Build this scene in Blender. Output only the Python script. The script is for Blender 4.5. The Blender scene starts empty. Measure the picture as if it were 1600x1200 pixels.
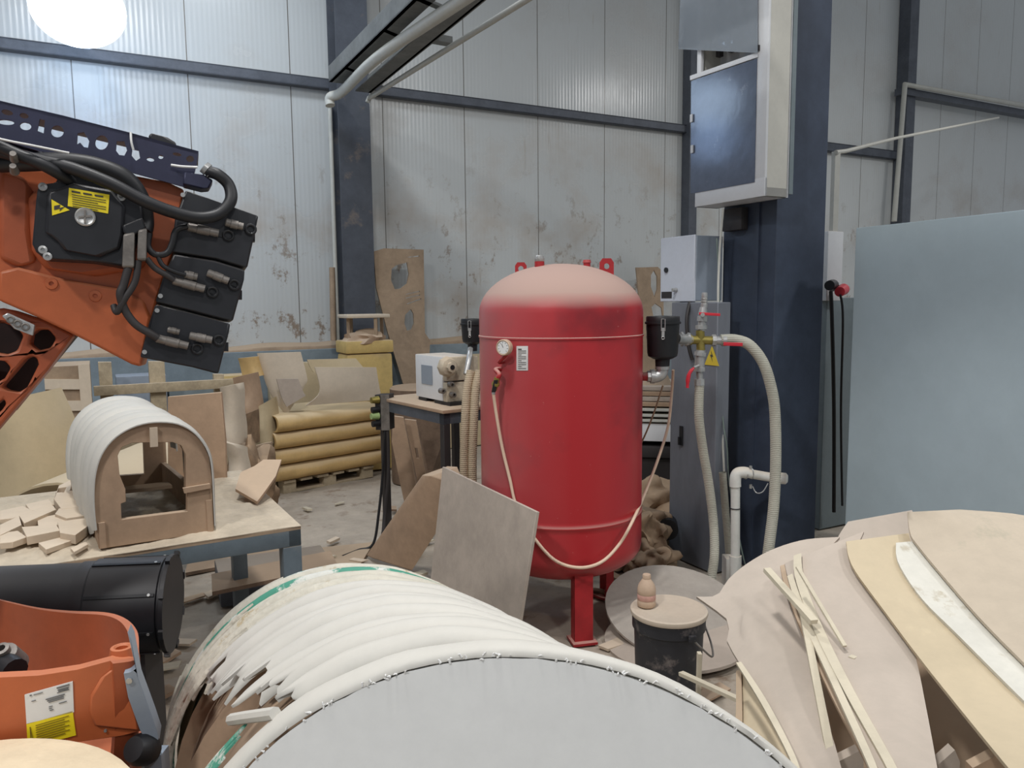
import bpy, bmesh, math, random
from mathutils import Vector as V, Matrix, noise
from mathutils.geometry import tessellate_polygon
random.seed(7)
PI = math.pi
sc = bpy.context.scene
COL = sc.collection

# ------------------------------------------------------------------ camera
H = 1.62; FPX = 1200.0
PITCH = math.radians(6.18); ROLL = math.radians(-0.58)
CAM = V((0, 0, H))
_F = V((0, math.cos(PITCH), -math.sin(PITCH))); _U0 = V((0, math.sin(PITCH), math.cos(PITCH))); _R0 = V((1, 0, 0))
_R = _R0*math.cos(ROLL) + _U0*math.sin(ROLL); _U = -_R0*math.sin(ROLL) + _U0*math.cos(ROLL)
cd = bpy.data.cameras.new('camera'); cam = bpy.data.objects.new('camera', cd); COL.objects.link(cam)
cam.matrix_world = Matrix(((_R.x, _U.x, -_F.x, 0), (_R.y, _U.y, -_F.y, 0), (_R.z, _U.z, -_F.z, H), (0, 0, 0, 1)))
cd.sensor_width = 36; cd.lens = 36*FPX/1600; cd.clip_start = .02; cd.clip_end = 100
sc.camera = cam

def ray(px, py): return _F + _R*((px-800)/FPX) - _U*((py-600)/FPX)
def at(px, py, d):                      # surveyed point: sight line and its distance into the room
    r = ray(px, py); return CAM + r*(d/r.y)
def fl(px, py, z=0.0):                  # sight line down to a level z
    r = ray(px, py); return CAM + r*((z-H)/r.z)
AZ = math.radians(28.4)
W = V((math.cos(AZ), math.sin(AZ), 0)); N = V((-math.sin(AZ), math.cos(AZ), 0)); Z = V((0, 0, 1))
PW = 8.0
def wl(px, py, off=0.0):                # point on the back wall, off metres in front of it
    r = ray(px, py); return CAM + r*((PW-off)/r.dot(N))
class Plane:
    def __init__(s, o, n): s.o = V(o); s.n = V(n).normalized()
    def __call__(s, px, py, off=0.0):
        r = ray(px, py); return CAM + r*((s.o-CAM).dot(s.n)/r.dot(s.n)) + s.n*off

# ------------------------------------------------------------------ materials
MATS = {}
def lin(c): return tuple(((x/255)/12.92 if x/255 <= .04045 else ((x/255+.055)/1.055)**2.4) for x in c)
def mat(name, col, rough=.6, metal=0.0, var=.12, vscale=6.0, bump=0.0, bscale=40.0, dust=0.0, dustcol=(196, 176, 150),
        col2=None, spots=None, coat=0.0, dscale=5.0, stretch=(1, 1, 1)):
    if name in MATS: return MATS[name]
    m = bpy.data.materials.new(name); m.use_nodes = True; nt = m.node_tree; nd = nt.nodes; lk = nt.links
    bs = nd['Principled BSDF']; bs.inputs['Roughness'].default_value = rough; bs.inputs['Metallic'].default_value = metal
    if coat: bs.inputs['Coat Weight'].default_value = coat; bs.inputs['Coat Roughness'].default_value = .15
    tc = nd.new('ShaderNodeTexCoord'); mp = nd.new('ShaderNodeMapping'); mp.inputs['Scale'].default_value = stretch
    lk.new(tc.outputs['Object'], mp.inputs['Vector'])
    n1 = nd.new('ShaderNodeTexNoise'); n1.inputs['Scale'].default_value = vscale; n1.inputs['Detail'].default_value = 6; n1.inputs['Roughness'].default_value = .62
    lk.new(mp.outputs[0], n1.inputs['Vector'])
    c = lin(col); c2 = lin(col2) if col2 else tuple(x*(1-var*2.2) for x in c)
    cr = nd.new('ShaderNodeValToRGB'); cr.color_ramp.elements[0].position = .32; cr.color_ramp.elements[1].position = .62
    cr.color_ramp.elements[0].color = (*c2, 1); cr.color_ramp.elements[1].color = (*c, 1)
    lk.new(n1.outputs['Fac'], cr.inputs[0]); out = cr.outputs[0]
    if spots:                                   # (colour, scale, threshold, softness)
        scol, ss, th, so = spots
        n3 = nd.new('ShaderNodeTexNoise'); n3.inputs['Scale'].default_value = ss; n3.inputs['Detail'].default_value = 8; n3.inputs['Roughness'].default_value = .7
        lk.new(mp.outputs[0], n3.inputs['Vector'])
        r3 = nd.new('ShaderNodeMapRange'); r3.inputs[1].default_value = th; r3.inputs[2].default_value = th+so
        lk.new(n3.outputs['Fac'], r3.inputs[0])
        mx = nd.new('ShaderNodeMixRGB'); lk.new(r3.outputs[0], mx.inputs[0]); lk.new(out, mx.inputs[1]); mx.inputs[2].default_value = (*lin(scol), 1); out = mx.outputs[0]
    n5 = nd.new('ShaderNodeTexNoise'); n5.inputs['Scale'].default_value = vscale*5.5; n5.inputs['Detail'].default_value = 8; n5.inputs['Roughness'].default_value = .75; lk.new(mp.outputs[0], n5.inputs['Vector'])
    r5 = nd.new('ShaderNodeMapRange'); r5.inputs[1].default_value = .3; r5.inputs[2].default_value = .7; r5.inputs[3].default_value = 1-min(.22, var*1.6); r5.inputs[4].default_value = 1.03; lk.new(n5.outputs['Fac'], r5.inputs[0])
    mx = nd.new('ShaderNodeMixRGB'); mx.blend_type = 'MULTIPLY'; mx.inputs[0].default_value = 1; lk.new(out, mx.inputs[1]); lk.new(r5.outputs[0], mx.inputs[2]); out = mx.outputs[0]
    if dust:
        g = nd.new('ShaderNodeNewGeometry'); sp = nd.new('ShaderNodeSeparateXYZ'); lk.new(g.outputs['Normal'], sp.inputs[0])
        n2 = nd.new('ShaderNodeTexNoise'); n2.inputs['Scale'].default_value = dscale; n2.inputs['Detail'].default_value = 5; lk.new(tc.outputs['Object'], n2.inputs['Vector'])
        ma = nd.new('ShaderNodeMath'); ma.operation = 'MULTIPLY_ADD'; lk.new(n2.outputs['Fac'], ma.inputs[0]); ma.inputs[1].default_value = .7; lk.new(sp.outputs['Z'], ma.inputs[2])
        mr = nd.new('ShaderNodeMapRange'); mr.inputs[1].default_value = .55; mr.inputs[2].default_value = 1.15; mr.inputs[4].default_value = dust
        lk.new(ma.outputs[0], mr.inputs[0])
        mx = nd.new('ShaderNodeMixRGB'); lk.new(mr.outputs[0], mx.inputs[0]); lk.new(out, mx.inputs[1]); mx.inputs[2].default_value = (*lin(dustcol), 1); out = mx.outputs[0]
        rr = nd.new('ShaderNodeMapRange'); lk.new(mr.outputs[0], rr.inputs[0]); rr.inputs[3].default_value = rough; rr.inputs[4].default_value = .95; lk.new(rr.outputs[0], bs.inputs['Roughness'])
    lk.new(out, bs.inputs['Base Color'])
    if bump:
        n4 = nd.new('ShaderNodeTexNoise'); n4.inputs['Scale'].default_value = bscale; n4.inputs['Detail'].default_value = 5; lk.new(tc.outputs['Object'], n4.inputs['Vector'])
        bp = nd.new('ShaderNodeBump'); bp.inputs['Strength'].default_value = bump; bp.inputs['Distance'].default_value = .01; lk.new(n4.outputs['Fac'], bp.inputs['Height']); lk.new(bp.outputs[0], bs.inputs['Normal'])
    MATS[name] = m; return m
def emis(name, col, st):
    m = bpy.data.materials.new(name); m.use_nodes = True; b = m.node_tree.nodes['Principled BSDF']
    b.inputs['Base Color'].default_value = (*col, 1); b.inputs['Emission Color'].default_value = (*col, 1); b.inputs['Emission Strength'].default_value = st; return m

M = dict(
 floor=mat('dusty_floor', (188, 176, 160), .95, var=.12, vscale=1.6, bump=.5, bscale=14, spots=((140, 122, 104), 5.0, .56, .12)),
 colfar=mat('gray_blue_paint', (78, 83, 92), .55, var=.14, vscale=2.5, dust=.5, spots=((120, 108, 98), 3.5, .58, .15)),
 column=mat('blue_paint', (66, 76, 94), .5, var=.14, vscale=2.5, dust=.5),
 girt=mat('girt_steel', (92, 97, 106), .5, .2, dust=.5),
 mdf=mat('fibreboard', (178, 150, 124), .85, var=.09, vscale=5, dust=.6, dustcol=(196, 176, 152)),
 mdfd=mat('old_fibreboard', (168, 146, 122), .85, var=.12, vscale=4, dust=.6, dustcol=(190, 168, 142)),
 ply=mat('dusty_plywood', (186, 173, 160), .85, var=.09, vscale=3, dust=.4, dustcol=(190, 178, 164)),
 plyy=mat('yellowed_plywood', (192, 175, 146), .8, var=.07, vscale=3.5, spots=((196, 180, 150), 9, .6, .1), dust=.3, dustcol=(214, 200, 172)),
 plym=mat('mottled_plywood', (196, 182, 162), .8, var=.05, vscale=4, spots=((180, 170, 150), 8, .56, .12)),
 plyw=mat('whitewashed_ply', (214, 211, 200), .8, var=.05, spots=((190, 182, 164), 12, .6, .08)),
 scrap=mat('cut_fibreboard', (204, 186, 164), .85, var=.06, vscale=8, dust=.5, dustcol=(218, 202, 180)),
 dark=mat('brown_board', (128, 106, 88), .85, var=.15, dust=.7, dustcol=(180, 156, 130)),
 grayboard=mat('gray_faced_board', (218, 219, 217), .75, var=.02, vscale=5, spots=((150, 150, 148), 16, .72, .03)),
 slat=mat('white_plastic_slat', (192, 190, 183), .55, var=.03, vscale=6, dust=.25, dustcol=(214, 208, 196), dscale=9, stretch=(1, 1, 1)),
 slaty=mat('chipped_slat', (204, 199, 184), .6, var=.06, vscale=9, bump=.4, bscale=50, spots=((176, 160, 128), 14, .6, .06)),
 slatg=mat('green_painted_slat', (206, 206, 198), .6, var=.03, spots=((70, 142, 120), 5.5, .47, .04), bump=.3),
 orange=mat('orange_paint', (188, 98, 56), .42, var=.06, vscale=4, dust=.35, dustcol=(200, 140, 105), spots=((180, 120, 90), 25, .74, .04)),
 orangec=mat('orange_casting', (178, 90, 54), .42, var=.1, vscale=3, dust=.3, dustcol=(200, 140, 105)),
 black=mat('black_motor_paint', (34, 35, 40), .42, var=.2, dust=.22, dustcol=(110, 104, 100)),
 rubber=mat('black_rubber', (26, 27, 31), .5, var=.2),
 gun=mat('dark_tray_steel', (52, 54, 78), .45, .3, var=.1),
 grays=mat('connector_metal', (140, 134, 128), .5, .5, var=.2, vscale=20),
 steel=mat('zinc_steel', (190, 190, 188), .35, .55, var=.1, vscale=20),
 brass=mat('brass', (176, 160, 88), .4, .7, var=.15),
 lrod=mat('red_lever_plastic', (200, 44, 58), .4, var=.05),
 yellow=mat('yellow_sticker', (236, 214, 30), .5, var=.02),
 whitep=mat('white_label_paper', (222, 222, 220), .6, var=.02),
 ink=mat('print_ink', (60, 58, 56), .7, var=.02),
 bench=mat('bench_frame_paint', (96, 108, 116), .5, var=.08, dust=.6),
 sand=mat('sawdust', (204, 190, 168), .98, var=.1, vscale=5, bump=.6, bscale=25),
 yel=mat('yellow_panel_skin', (210, 176, 118), .7, var=.08, vscale=4, dust=.75, dustcol=(212, 192, 158), dscale=3),
 yelp=mat('pale_yellow_sheet', (198, 180, 146), .7, var=.05, vscale=3, dust=.75, dustcol=(196, 180, 154)),
 yeld=mat('yellow_drum_plastic', (210, 182, 116), .6, var=.1, vscale=4, dust=.7),
 foam=mat('cream_foam', (208, 194, 174), .85, var=.04, dust=.5, dustcol=(206, 188, 164)),
 gap=mat('dark_metal', (50, 46, 46), .6, var=.1),
 mach=mat('white_enamel', (214, 216, 218), .4, var=.02, dust=.6),
 machb=mat('dusty_machine_head', (200, 188, 166), .5, var=.12, vscale=14, dust=.7),
 encl=mat('light_gray_enclosure', (198, 204, 214), .42, var=.02),
 encs=mat('gray_enclosure_side', (140, 150, 162), .45, var=.03),
 gcab=mat('gray_cabinet_steel', (126, 130, 138), .45, .1, var=.12, vscale=1.5, stretch=(1, 1, .3)),
 bpan=mat('pale_blue_panel', (172, 188, 195), .5, var=.03, vscale=1.2),
 gpan=mat('gray_blue_sheet', (118, 130, 134), .5, var=.05),
 hose=mat('ribbed_gray_hose', (176, 174, 160), .65, var=.06, vscale=12),
 hoseb=mat('beige_hose', (196, 178, 150), .7, var=.08, vscale=12),
 airhose=mat('cream_air_hose', (224, 196, 172), .6, var=.03),
 pvc=mat('white_pvc', (218, 218, 212), .45, var=.04, dust=.5),
 galv=mat('galvanised_tray', (120, 122, 120), .5, .3, var=.14, dust=.3),
 conduit=mat('light_conduit', (190, 190, 182), .5, var=.04, dust=.4, dustcol=(170, 160, 140)),
 pail=mat('black_pail_plastic', (40, 42, 48), .5, var=.1, spots=((120, 112, 108), 9, .56, .14)),
 lidm=mat('dust_coated_lid', (196, 182, 164), .9, var=.04),
 bottle=mat('dusty_bottle', (196, 170, 146), .7, var=.04, vscale=10),
 pallet=mat('pallet_wood', (188, 172, 144), .9, var=.14, vscale=9, dust=.6),
 sack=mat('crumpled_brown_sheet', (160, 132, 104), .75, var=.25, vscale=6, dust=.5, dustcol=(186, 162, 134)),
 stick=mat('pale_wood_strip', (204, 194, 172), .8, var=.05),
)
# ribs for hoses
def add_rings(m, sc_, axis='Z', strength=.5):
    nt = m.node_tree; nd = nt.nodes; tc = nd.new('ShaderNodeTexCoord'); w = nd.new('ShaderNodeTexWave'); w.bands_direction = axis; w.inputs['Scale'].default_value = sc_
    nt.links.new(tc.outputs['Object'], w.inputs['Vector']); b = nd.new('ShaderNodeBump'); b.inputs['Strength'].default_value = strength; b.inputs['Distance'].default_value = .003
    nt.links.new(w.outputs['Fac'], b.inputs['Height']); nt.links.new(b.outputs[0], nd['Principled BSDF'].inputs['Normal'])
add_rings(M['hose'], 34); add_rings(M['hoseb'], 26)
add_rings(M['pail'], 3, strength=.1)

def wall_mat():
    m = bpy.data.materials.new('sandwich_panel_wall'); m.use_nodes = True; nt = m.node_tree; nd = nt.nodes; lk = nt.links
    b = nd['Principled BSDF']; b.inputs['Roughness'].default_value = .3
    tc = nd.new('ShaderNodeTexCoord'); sp = nd.new('ShaderNodeSeparateXYZ'); lk.new(tc.outputs['Object'], sp.inputs[0])   # object x runs along the wall, z up
    def noise_(s, stretch=(1, 1, 1), det=6, ro=.6):
        mp = nd.new('ShaderNodeMapping'); mp.inputs['Scale'].default_value = stretch; lk.new(tc.outputs['Object'], mp.inputs['Vector'])
        n = nd.new('ShaderNodeTexNoise'); n.inputs['Scale'].default_value = s; n.inputs['Detail'].default_value = det; n.inputs['Roughness'].default_value = ro; lk.new(mp.outputs[0], n.inputs['Vector']); return n.outputs['Fac']
    def mr(x, a, b_, c=0, d=1):
        r = nd.new('ShaderNodeMapRange'); lk.new(x, r.inputs[0]); r.inputs[1].default_value = a; r.inputs[2].default_value = b_; r.inputs[3].default_value = c; r.inputs[4].default_value = d; return r.outputs[0]
    def mth(op, a, b_=None):
        n = nd.new('ShaderNodeMath'); n.operation = op
        for i, x in enumerate((a, b_)):
            if x is None: continue
            if isinstance(x, (int, float)): n.inputs[i].default_value = x
            else: lk.new(x, n.inputs[i])
        return n.outputs[0]
    def mix(f, a, b_):
        x = nd.new('ShaderNodeMixRGB'); lk.new(f, x.inputs[0])
        if isinstance(a, tuple): x.inputs[1].default_value = (*lin(a), 1)
        else: lk.new(a, x.inputs[1])
        x.inputs[2].default_value = (*lin(b_), 1); return x.outputs[0]
    base = mix(noise_(.5, (1, 1, .4)), (200, 204, 204), (186, 189, 187))
    # brown dust clouds, rust-like scratches low on the wall, vertical runs
    cl = mth('MULTIPLY', mr(noise_(.9, (1, 1, 1.2)), .50, .72), mr(sp.outputs['Z'], 4.2, 2.2, .2, .8))
    base = mix(cl, base, (162, 146, 128))
    scr = mth('MULTIPLY', mr(noise_(3.2, (1, 1, .8), 10, .75), .56, .61), mr(sp.outputs['Z'], 3.4, 1.8, 0, .8))
    base = mix(scr, base, (128, 106, 84))
    runs = mth('MULTIPLY', mr(noise_(11, (1, 1, .07), 5, .7), .6, .75), mr(noise_(1.1), .45, .6, 0, .7))
    base = mix(runs, base, (152, 138, 120))
    # joints between the panels every 0.95 m
    fr = mth('FRACT', mth('DIVIDE', mth('ADD', sp.outputs['X'], 20.0), .95))
    j = mth('LESS_THAN', fr, .010)
    base = mix(j, base, (108, 104, 98))
    lk.new(base, b.inputs['Base Color'])
    # micro ribs of the steel skin
    sn = mth('SINE', mth('MULTIPLY', sp.outputs['X'], 2*PI/.045))
    h = mth('ADD', mth('MULTIPLY', sn, .5), mth('MULTIPLY', noise_(2.5, (3, 1, .25)), 3.0))
    h = mth('SUBTRACT', h, mth('MULTIPLY', j, 2.0))
    bp = nd.new('ShaderNodeBump'); bp.inputs['Strength'].default_value = .13; bp.inputs['Distance'].default_value = .006; lk.new(h, bp.inputs['Height']); lk.new(bp.outputs[0], b.inputs['Normal'])
    rg = mth('ADD', .22, mth('MULTIPLY', cl, .6)); lk.new(rg, b.inputs['Roughness'])
    return m
M['wall'] = wall_mat()

def tank_mat():
    m = bpy.data.materials.new('red_tank_paint'); m.use_nodes = True; nt = m.node_tree; nd = nt.nodes; lk = nt.links
    b = nd['Principled BSDF']; tc = nd.new('ShaderNodeTexCoord'); g = nd.new('ShaderNodeNewGeometry')
    sp = nd.new('ShaderNodeSeparateXYZ'); lk.new(g.outputs['Normal'], sp.inputs[0])
    n = nd.new('ShaderNodeTexNoise'); n.inputs['Scale'].default_value = 2.2; n.inputs['Detail'].default_value = 7; lk.new(tc.outputs['Object'], n.inputs['Vector'])
    n2 = nd.new('ShaderNodeTexNoise'); n2.inputs['Scale'].default_value = 60; n2.inputs['Detail'].default_value = 4; lk.new(tc.outputs['Object'], n2.inputs['Vector'])
    def mr(x, a, b_, c=0, d=1):
        r = nd.new('ShaderNodeMapRange'); lk.new(x, r.inputs[0]); r.inputs[1].default_value = a; r.inputs[2].default_value = b_; r.inputs[3].default_value = c; r.inputs[4].default_value = d; return r.outputs[0]
    def mth(op, a, b_):
        q = nd.new('ShaderNodeMath'); q.operation = op
        for i, x in enumerate((a, b_)):
            if isinstance(x, (int, float)): q.inputs[i].default_value = x
            else: lk.new(x, q.inputs[i])
        return q.outputs[0]
    def mix(f, a, c):
        x = nd.new('ShaderNodeMixRGB'); lk.new(f, x.inputs[0])
        if isinstance(a, tuple): x.inputs[1].default_value = (*lin(a), 1)
        else: lk.new(a, x.inputs[1])
        x.inputs[2].default_value = (*lin(c), 1); return x.outputs[0]
    base = mix(mr(n.outputs['Fac'], .52, .66, 0, .8), (172, 40, 46), (112, 34, 40))
    # pinkish dust film, growing stronger towards object -x
    so = nd.new('ShaderNodeSeparateXYZ'); lk.new(tc.outputs['Object'], so.inputs[0])
    film = mth('MULTIPLY', mr(so.outputs['X'], .02, -.40), mr(n.outputs['Fac'], .3, .7, .35, .75))
    base = mix(film, base, (190, 110, 112))
    top = mr(mth('ADD', sp.outputs['Z'], mth('MULTIPLY', n.outputs['Fac'], .25)), .30, .72)
    sx = mr(n2.outputs['Fac'], .72, .78, 0, .5); base = mix(sx, base, (208, 160, 150))
    base = mix(top, base, (178, 150, 139))
    lk.new(base, b.inputs['Base Color']); lk.new(mr(top, 0, 1, .34, .95), b.inputs['Roughness'])
    return m
M['tank'] = tank_mat()
M['red'] = mat('red_fitting_paint', (172, 36, 42), .5, var=.1, dust=.6, dustcol=(200, 170, 156))
film = bpy.data.materials.new('clear_film'); film.use_nodes = True
_b = film.node_tree.nodes['Principled BSDF']; _b.inputs['Base Color'].default_value = (.30, .34, .38, 1); _b.inputs['Roughness'].default_value = .14; _b.inputs['Alpha'].default_value = .62
M['film'] = film
_n = film.node_tree.nodes.new('ShaderNodeTexNoise'); _n.inputs['Scale'].default_value = 5; _bp = film.node_tree.nodes.new('ShaderNodeBump'); _bp.inputs['Strength'].default_value = .35
_bp.inputs['Distance'].default_value = .03
film.node_tree.links.new(_n.outputs['Fac'], _bp.inputs['Height']); film.node_tree.links.new(_bp.outputs[0], _b.inputs['Normal'])
M['screen'] = mat('dark_tinted_film', (96, 106, 126), .14, var=.12, vscale=3, spots=((150, 156, 168), 7, .62, .1), bump=.12, bscale=5)

# ------------------------------------------------------------------ mesh builder
def orth(a):
    a = a.normalized(); u = a.cross(Z) if abs(a.z) < .95 else a.cross(V((1, 0, 0))); u.normalize(); return u, a.cross(u).normalized()
def smooth_path(pts, n=8):
    P = [V(p) for p in pts]
    if len(P) < 3: return P
    out = []
    for i in range(len(P)-1):
        p0 = P[max(i-1, 0)]; p1 = P[i]; p2 = P[i+1]; p3 = P[min(i+2, len(P)-1)]
        for k in range(n):
            t = k/n; out.append(.5*((2*p1)+(p2-p0)*t+(2*p0-5*p1+4*p2-p3)*t*t+(3*p1-p0-3*p2+p3)*t**3))
    out.append(P[-1]); return out
class MB:
    def __init__(s): s.bm = bmesh.new()
    def _f(s, vs):
        try: return s.bm.faces.new(vs)
        except ValueError: return None
    def obb(s, o, u, v, w, bev=0):      # parallelepiped from a corner and three edge vectors
        o, u, v, w = V(o), V(u), V(v), V(w)
        if u.cross(v).dot(w) < 0: u, v = v, u
        q = [s.bm.verts.new(o+u*a+v*b+w*c) for c in (0, 1) for a, b in ((0, 0), (1, 0), (1, 1), (0, 1))]
        fs = [s._f([q[i] for i in f]) for f in ((3, 2, 1, 0), (4, 5, 6, 7), (0, 1, 5, 4), (1, 2, 6, 5), (2, 3, 7, 6), (3, 0, 4, 7))]
        if bev:
            es = list({e for f in fs for e in f.edges}); bmesh.ops.bevel(s.bm, geom=es, offset=bev, segments=2, affect='EDGES', profile=.6)
        return s
    def box(s, c, d, rz=0, bev=0, tilt=None):
        R = Matrix.Rotation(rz, 3, 'Z')
        if tilt: R = R @ tilt
        u, v, w = R @ V((d[0], 0, 0)), R @ V((0, d[1], 0)), R @ V((0, 0, d[2]))
        return s.obb(V(c)-(u+v+w)/2, u, v, w, bev)
    def tube(s, pts, r, seg=10, sm=0, cap=True):
        P = smooth_path(pts, sm) if sm else [V(p) for p in pts]
        n = len(P); rs = r if isinstance(r, (list, tuple)) else [r]*n
        if len(rs) != n: rs = [rs[min(int(i/(n-1)*(len(rs)-1)+.5), len(rs)-1)] for i in range(n)]
        T = [(P[min(i+1, n-1)]-P[max(i-1, 0)]).normalized() for i in range(n)]
        u, v = orth(T[0]); rings = []
        for i in range(n):
            u = (u-T[i]*u.dot(T[i])); u.normalize(); v = T[i].cross(u)
            rings.append([s.bm.verts.new(P[i]+(u*math.cos(2*PI*k/seg)+v*math.sin(2*PI*k/seg))*rs[i]) for k in range(seg)])
        for a, b in zip(rings, rings[1:]):
            for k in range(seg): s._f([a[k], a[(k+1) % seg], b[(k+1) % seg], b[k]])
        if cap: s._f(rings[0][::-1]); s._f(rings[-1])
        return s
    def cyl(s, a, b, r, r2=None, seg=20): return s.tube([a, b], [r, r if r2 is None else r2], seg)
    def lathe(s, c, axis, prof, seg=32, cap=True):
        c = V(c); a = V(axis).normalized(); u, v = orth(a); rings = []
        for r, h in prof:
            if r < 1e-5: rings.append([s.bm.verts.new(c+a*h)])
            else: rings.append([s.bm.verts.new(c+a*h+(u*math.cos(2*PI*k/seg)+v*math.sin(2*PI*k/seg))*r) for k in range(seg)])
        for p, q in zip(rings, rings[1:]):
            for k in range(seg):
                k2 = (k+1) % seg
                if len(p) == 1 and len(q) > 1: s._f([p[0], q[k2], q[k]])
                elif len(q) == 1 and len(p) > 1: s._f([p[k], p[k2], q[0]])
                elif len(p) > 1: s._f([p[k], p[k2], q[k2], q[k]])
        if cap:
            if len(rings[0]) > 1: s._f(rings[0][::-1])
            if len(rings[-1]) > 1: s._f(rings[-1])
        return s
    def ring(s, c, axis, R, r, seg=24, k=8):
        a = V(axis).normalized(); u, v = orth(a); pts = [V(c)+(u*math.cos(2*PI*i/seg)+v*math.sin(2*PI*i/seg))*R for i in range(seg+1)]
        return s.tube(pts, r, k)
    def prism(s, pts, off, holes=()):
        off = V(off); loops = [[V(p) for p in pts]]+[[V(p) for p in h] for h in holes]
        tris = tessellate_polygon(loops); flat = [p for l in loops for p in l]
        a = [s.bm.verts.new(p) for p in flat]; b = [s.bm.verts.new(p+off) for p in flat]
        for t in tris: s._f([a[i] for i in t]); s._f([b[i] for i in t[::-1]])
        i0 = 0
        for l in loops:
            n = len(l)
            for k in range(n):
                i, j = i0+k, i0+(k+1) % n; s._f([a[i], a[j], b[j], b[i]])
            i0 += n
        bmesh.ops.recalc_face_normals(s.bm, faces=s.bm.faces); return s
    def grid(s, rows, off):             # rows of points -> solid sheet, off = vector or function(i, j, p)
        f = off if callable(off) else (lambda i, j, p: V(off))
        A = [[s.bm.verts.new(p) for p in r] for r in rows]; B = [[s.bm.verts.new(V(p)+f(i, j, V(p))) for j, p in enumerate(r)] for i, r in enumerate(rows)]
        n, m = len(rows), len(rows[0])
        for i in range(n-1):
            for j in range(m-1):
                s._f([A[i][j], A[i][j+1], A[i+1][j+1], A[i+1][j]]); s._f([B[i][j], B[i+1][j], B[i+1][j+1], B[i][j+1]])
        for i in range(n-1):
            s._f([A[i][0], A[i+1][0], B[i+1][0], B[i][0]]); s._f([A[i][-1], B[i][-1], B[i+1][-1], A[i+1][-1]])
        for j in range(m-1):
            s._f([A[0][j], B[0][j], B[0][j+1], A[0][j+1]]); s._f([A[-1][j], A[-1][j+1], B[-1][j+1], B[-1][j]])
        bmesh.ops.recalc_face_normals(s.bm, faces=s.bm.faces); return s
    def blob(s, c, d, seed=0, sub=3, amp=.25, rz=0, fr=2.0):
        r = bmesh.ops.create_icosphere(s.bm, subdivisions=sub, radius=1.0); R = Matrix.Rotation(rz, 3, 'Z')
        for v in r['verts']:
            k = 1+amp*noise.noise(v.co*fr+V((seed*3.1, seed, 0))); v.co = V(c)+R @ V((v.co.x*d[0]*k, v.co.y*d[1]*k, v.co.z*d[2]*k))
        return s
    def build(s, name, m, parent=None, label=None, cat=None, group=None, kind=None, ang=38, bevel=0, frame=None):
        bmesh.ops.recalc_face_normals(s.bm, faces=s.bm.faces)
        me = bpy.data.meshes.new(name); o = bpy.data.objects.new(name, me); COL.objects.link(o)
        if parent is not None:
            o.parent = parent; mi = WM[parent.name].inverted(); WM[o.name] = WM[parent.name].copy()
        else:
            xs = [v.co for v in s.bm.verts]; mn = V([min(p[i] for p in xs) for i in range(3)]); mx = V([max(p[i] for p in xs) for i in range(3)])
            T = Matrix.Translation(V(((mn.x+mx.x)/2, (mn.y+mx.y)/2, mn.z)))
            if frame is not None: T = frame
            o.matrix_world = T; mi = T.inverted(); WM[o.name] = T.copy()
        s.bm.transform(mi); s.bm.to_mesh(me); s.bm.free(); me.materials.append(m)
        me.shade_smooth(); me.set_sharp_from_angle(angle=math.radians(ang))
        if bevel:
            b = o.modifiers.new('bevel', 'BEVEL'); b.width = bevel; b.segments = 2; b.limit_method = 'ANGLE'; b.angle_limit = math.radians(40)
        tag(o, label, cat, group, kind); return o
WM = {}
def tag(o, label=None, cat=None, group=None, kind=None):
    if label: o['label'] = label
    if cat: o['category'] = cat
    if group: o['group'] = group
    if kind: o['kind'] = kind
    return o
def thing(name, loc, label, cat, group=None, rz=0):
    o = bpy.data.objects.new(name, None); COL.objects.link(o); T = Matrix.Translation(V(loc)) @ Matrix.Rotation(rz, 4, 'Z')
    o.matrix_world = T; WM[o.name] = T; o.empty_display_size = .1
    return tag(o, label, cat, group)
def copy_tree(o, parent=None):
    c = o.copy(); COL.objects.link(c)
    if parent is not None: c.parent = parent
    for ch in [x for x in bpy.data.objects if x.parent == o]: copy_tree(ch, c)
    return c
def circ(c, a, r, n=24, u=None):
    if u is None: u, v = orth(V(a))
    else: v = V(a).normalized().cross(u)
    return [V(c)+(u*math.cos(2*PI*k/n)+v*math.sin(2*PI*k/n))*r for k in range(n)]

# ================================================================== SETTING
WF = Matrix(((W.x, N.x, 0, N.x*PW), (W.y, N.y, 0, N.y*PW), (0, 0, 1, 0), (0, 0, 0, 1)))   # wall frame: x along, y into the wall, z up
def ww(s, off, z): return W*s + N*(PW-off) + Z*z
MB().obb(ww(-9, 0, 0), W*30, N*.1, Z*9).build('wall_back', M['wall'], kind='structure', frame=WF)
mb = MB(); nx, ny = 90, 80
rows = [[V((-7+16*i/nx, -1.5+15*j/ny, 0)) for j in range(ny+1)] for i in range(nx+1)]
for r in rows:
    for p in r: p.z = -.012+.03*max(0, noise.noise(V((p.x*.9, p.y*.9, 3)))) + .012*noise.noise(V((p.x*4, p.y*4, 0)))
mb.grid(rows, (0, 0, -.12)).build('floor', M['floor'], kind='structure')
# low masonry plinth, painted blue, with a ledge
mplinth = mat('plinth_blue_paint', (136, 150, 158), .7, var=.12, vscale=2)
MB().obb(ww(-9, .14, -.05), W*30, N*.135, Z*(1.2)).build('trim_1', mplinth, kind='structure', bevel=.006)
mb = MB(); n = 160
rows = []
for i in range(n+1):
    s = -8.9+23.6*i/n; k = .7+.5*noise.noise(V((s*1.4, 0, 0)))
    rows.append([ww(s, .135, 1.151), ww(s, .12, 1.151+.045*k), ww(s, .06, 1.151+.085*k), ww(s, .002, 1.151+.10*k)])
mb.grid(rows, (0, 0, -.03))
tag(mb.build('sawdust_bank', M['mdfd']), 'long bank of brown sawdust lying on the blue wall ledge', 'sawdust', kind='stuff')

def wall_s(px, py): return (wl(px, py)-N*PW).dot(W)
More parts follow.
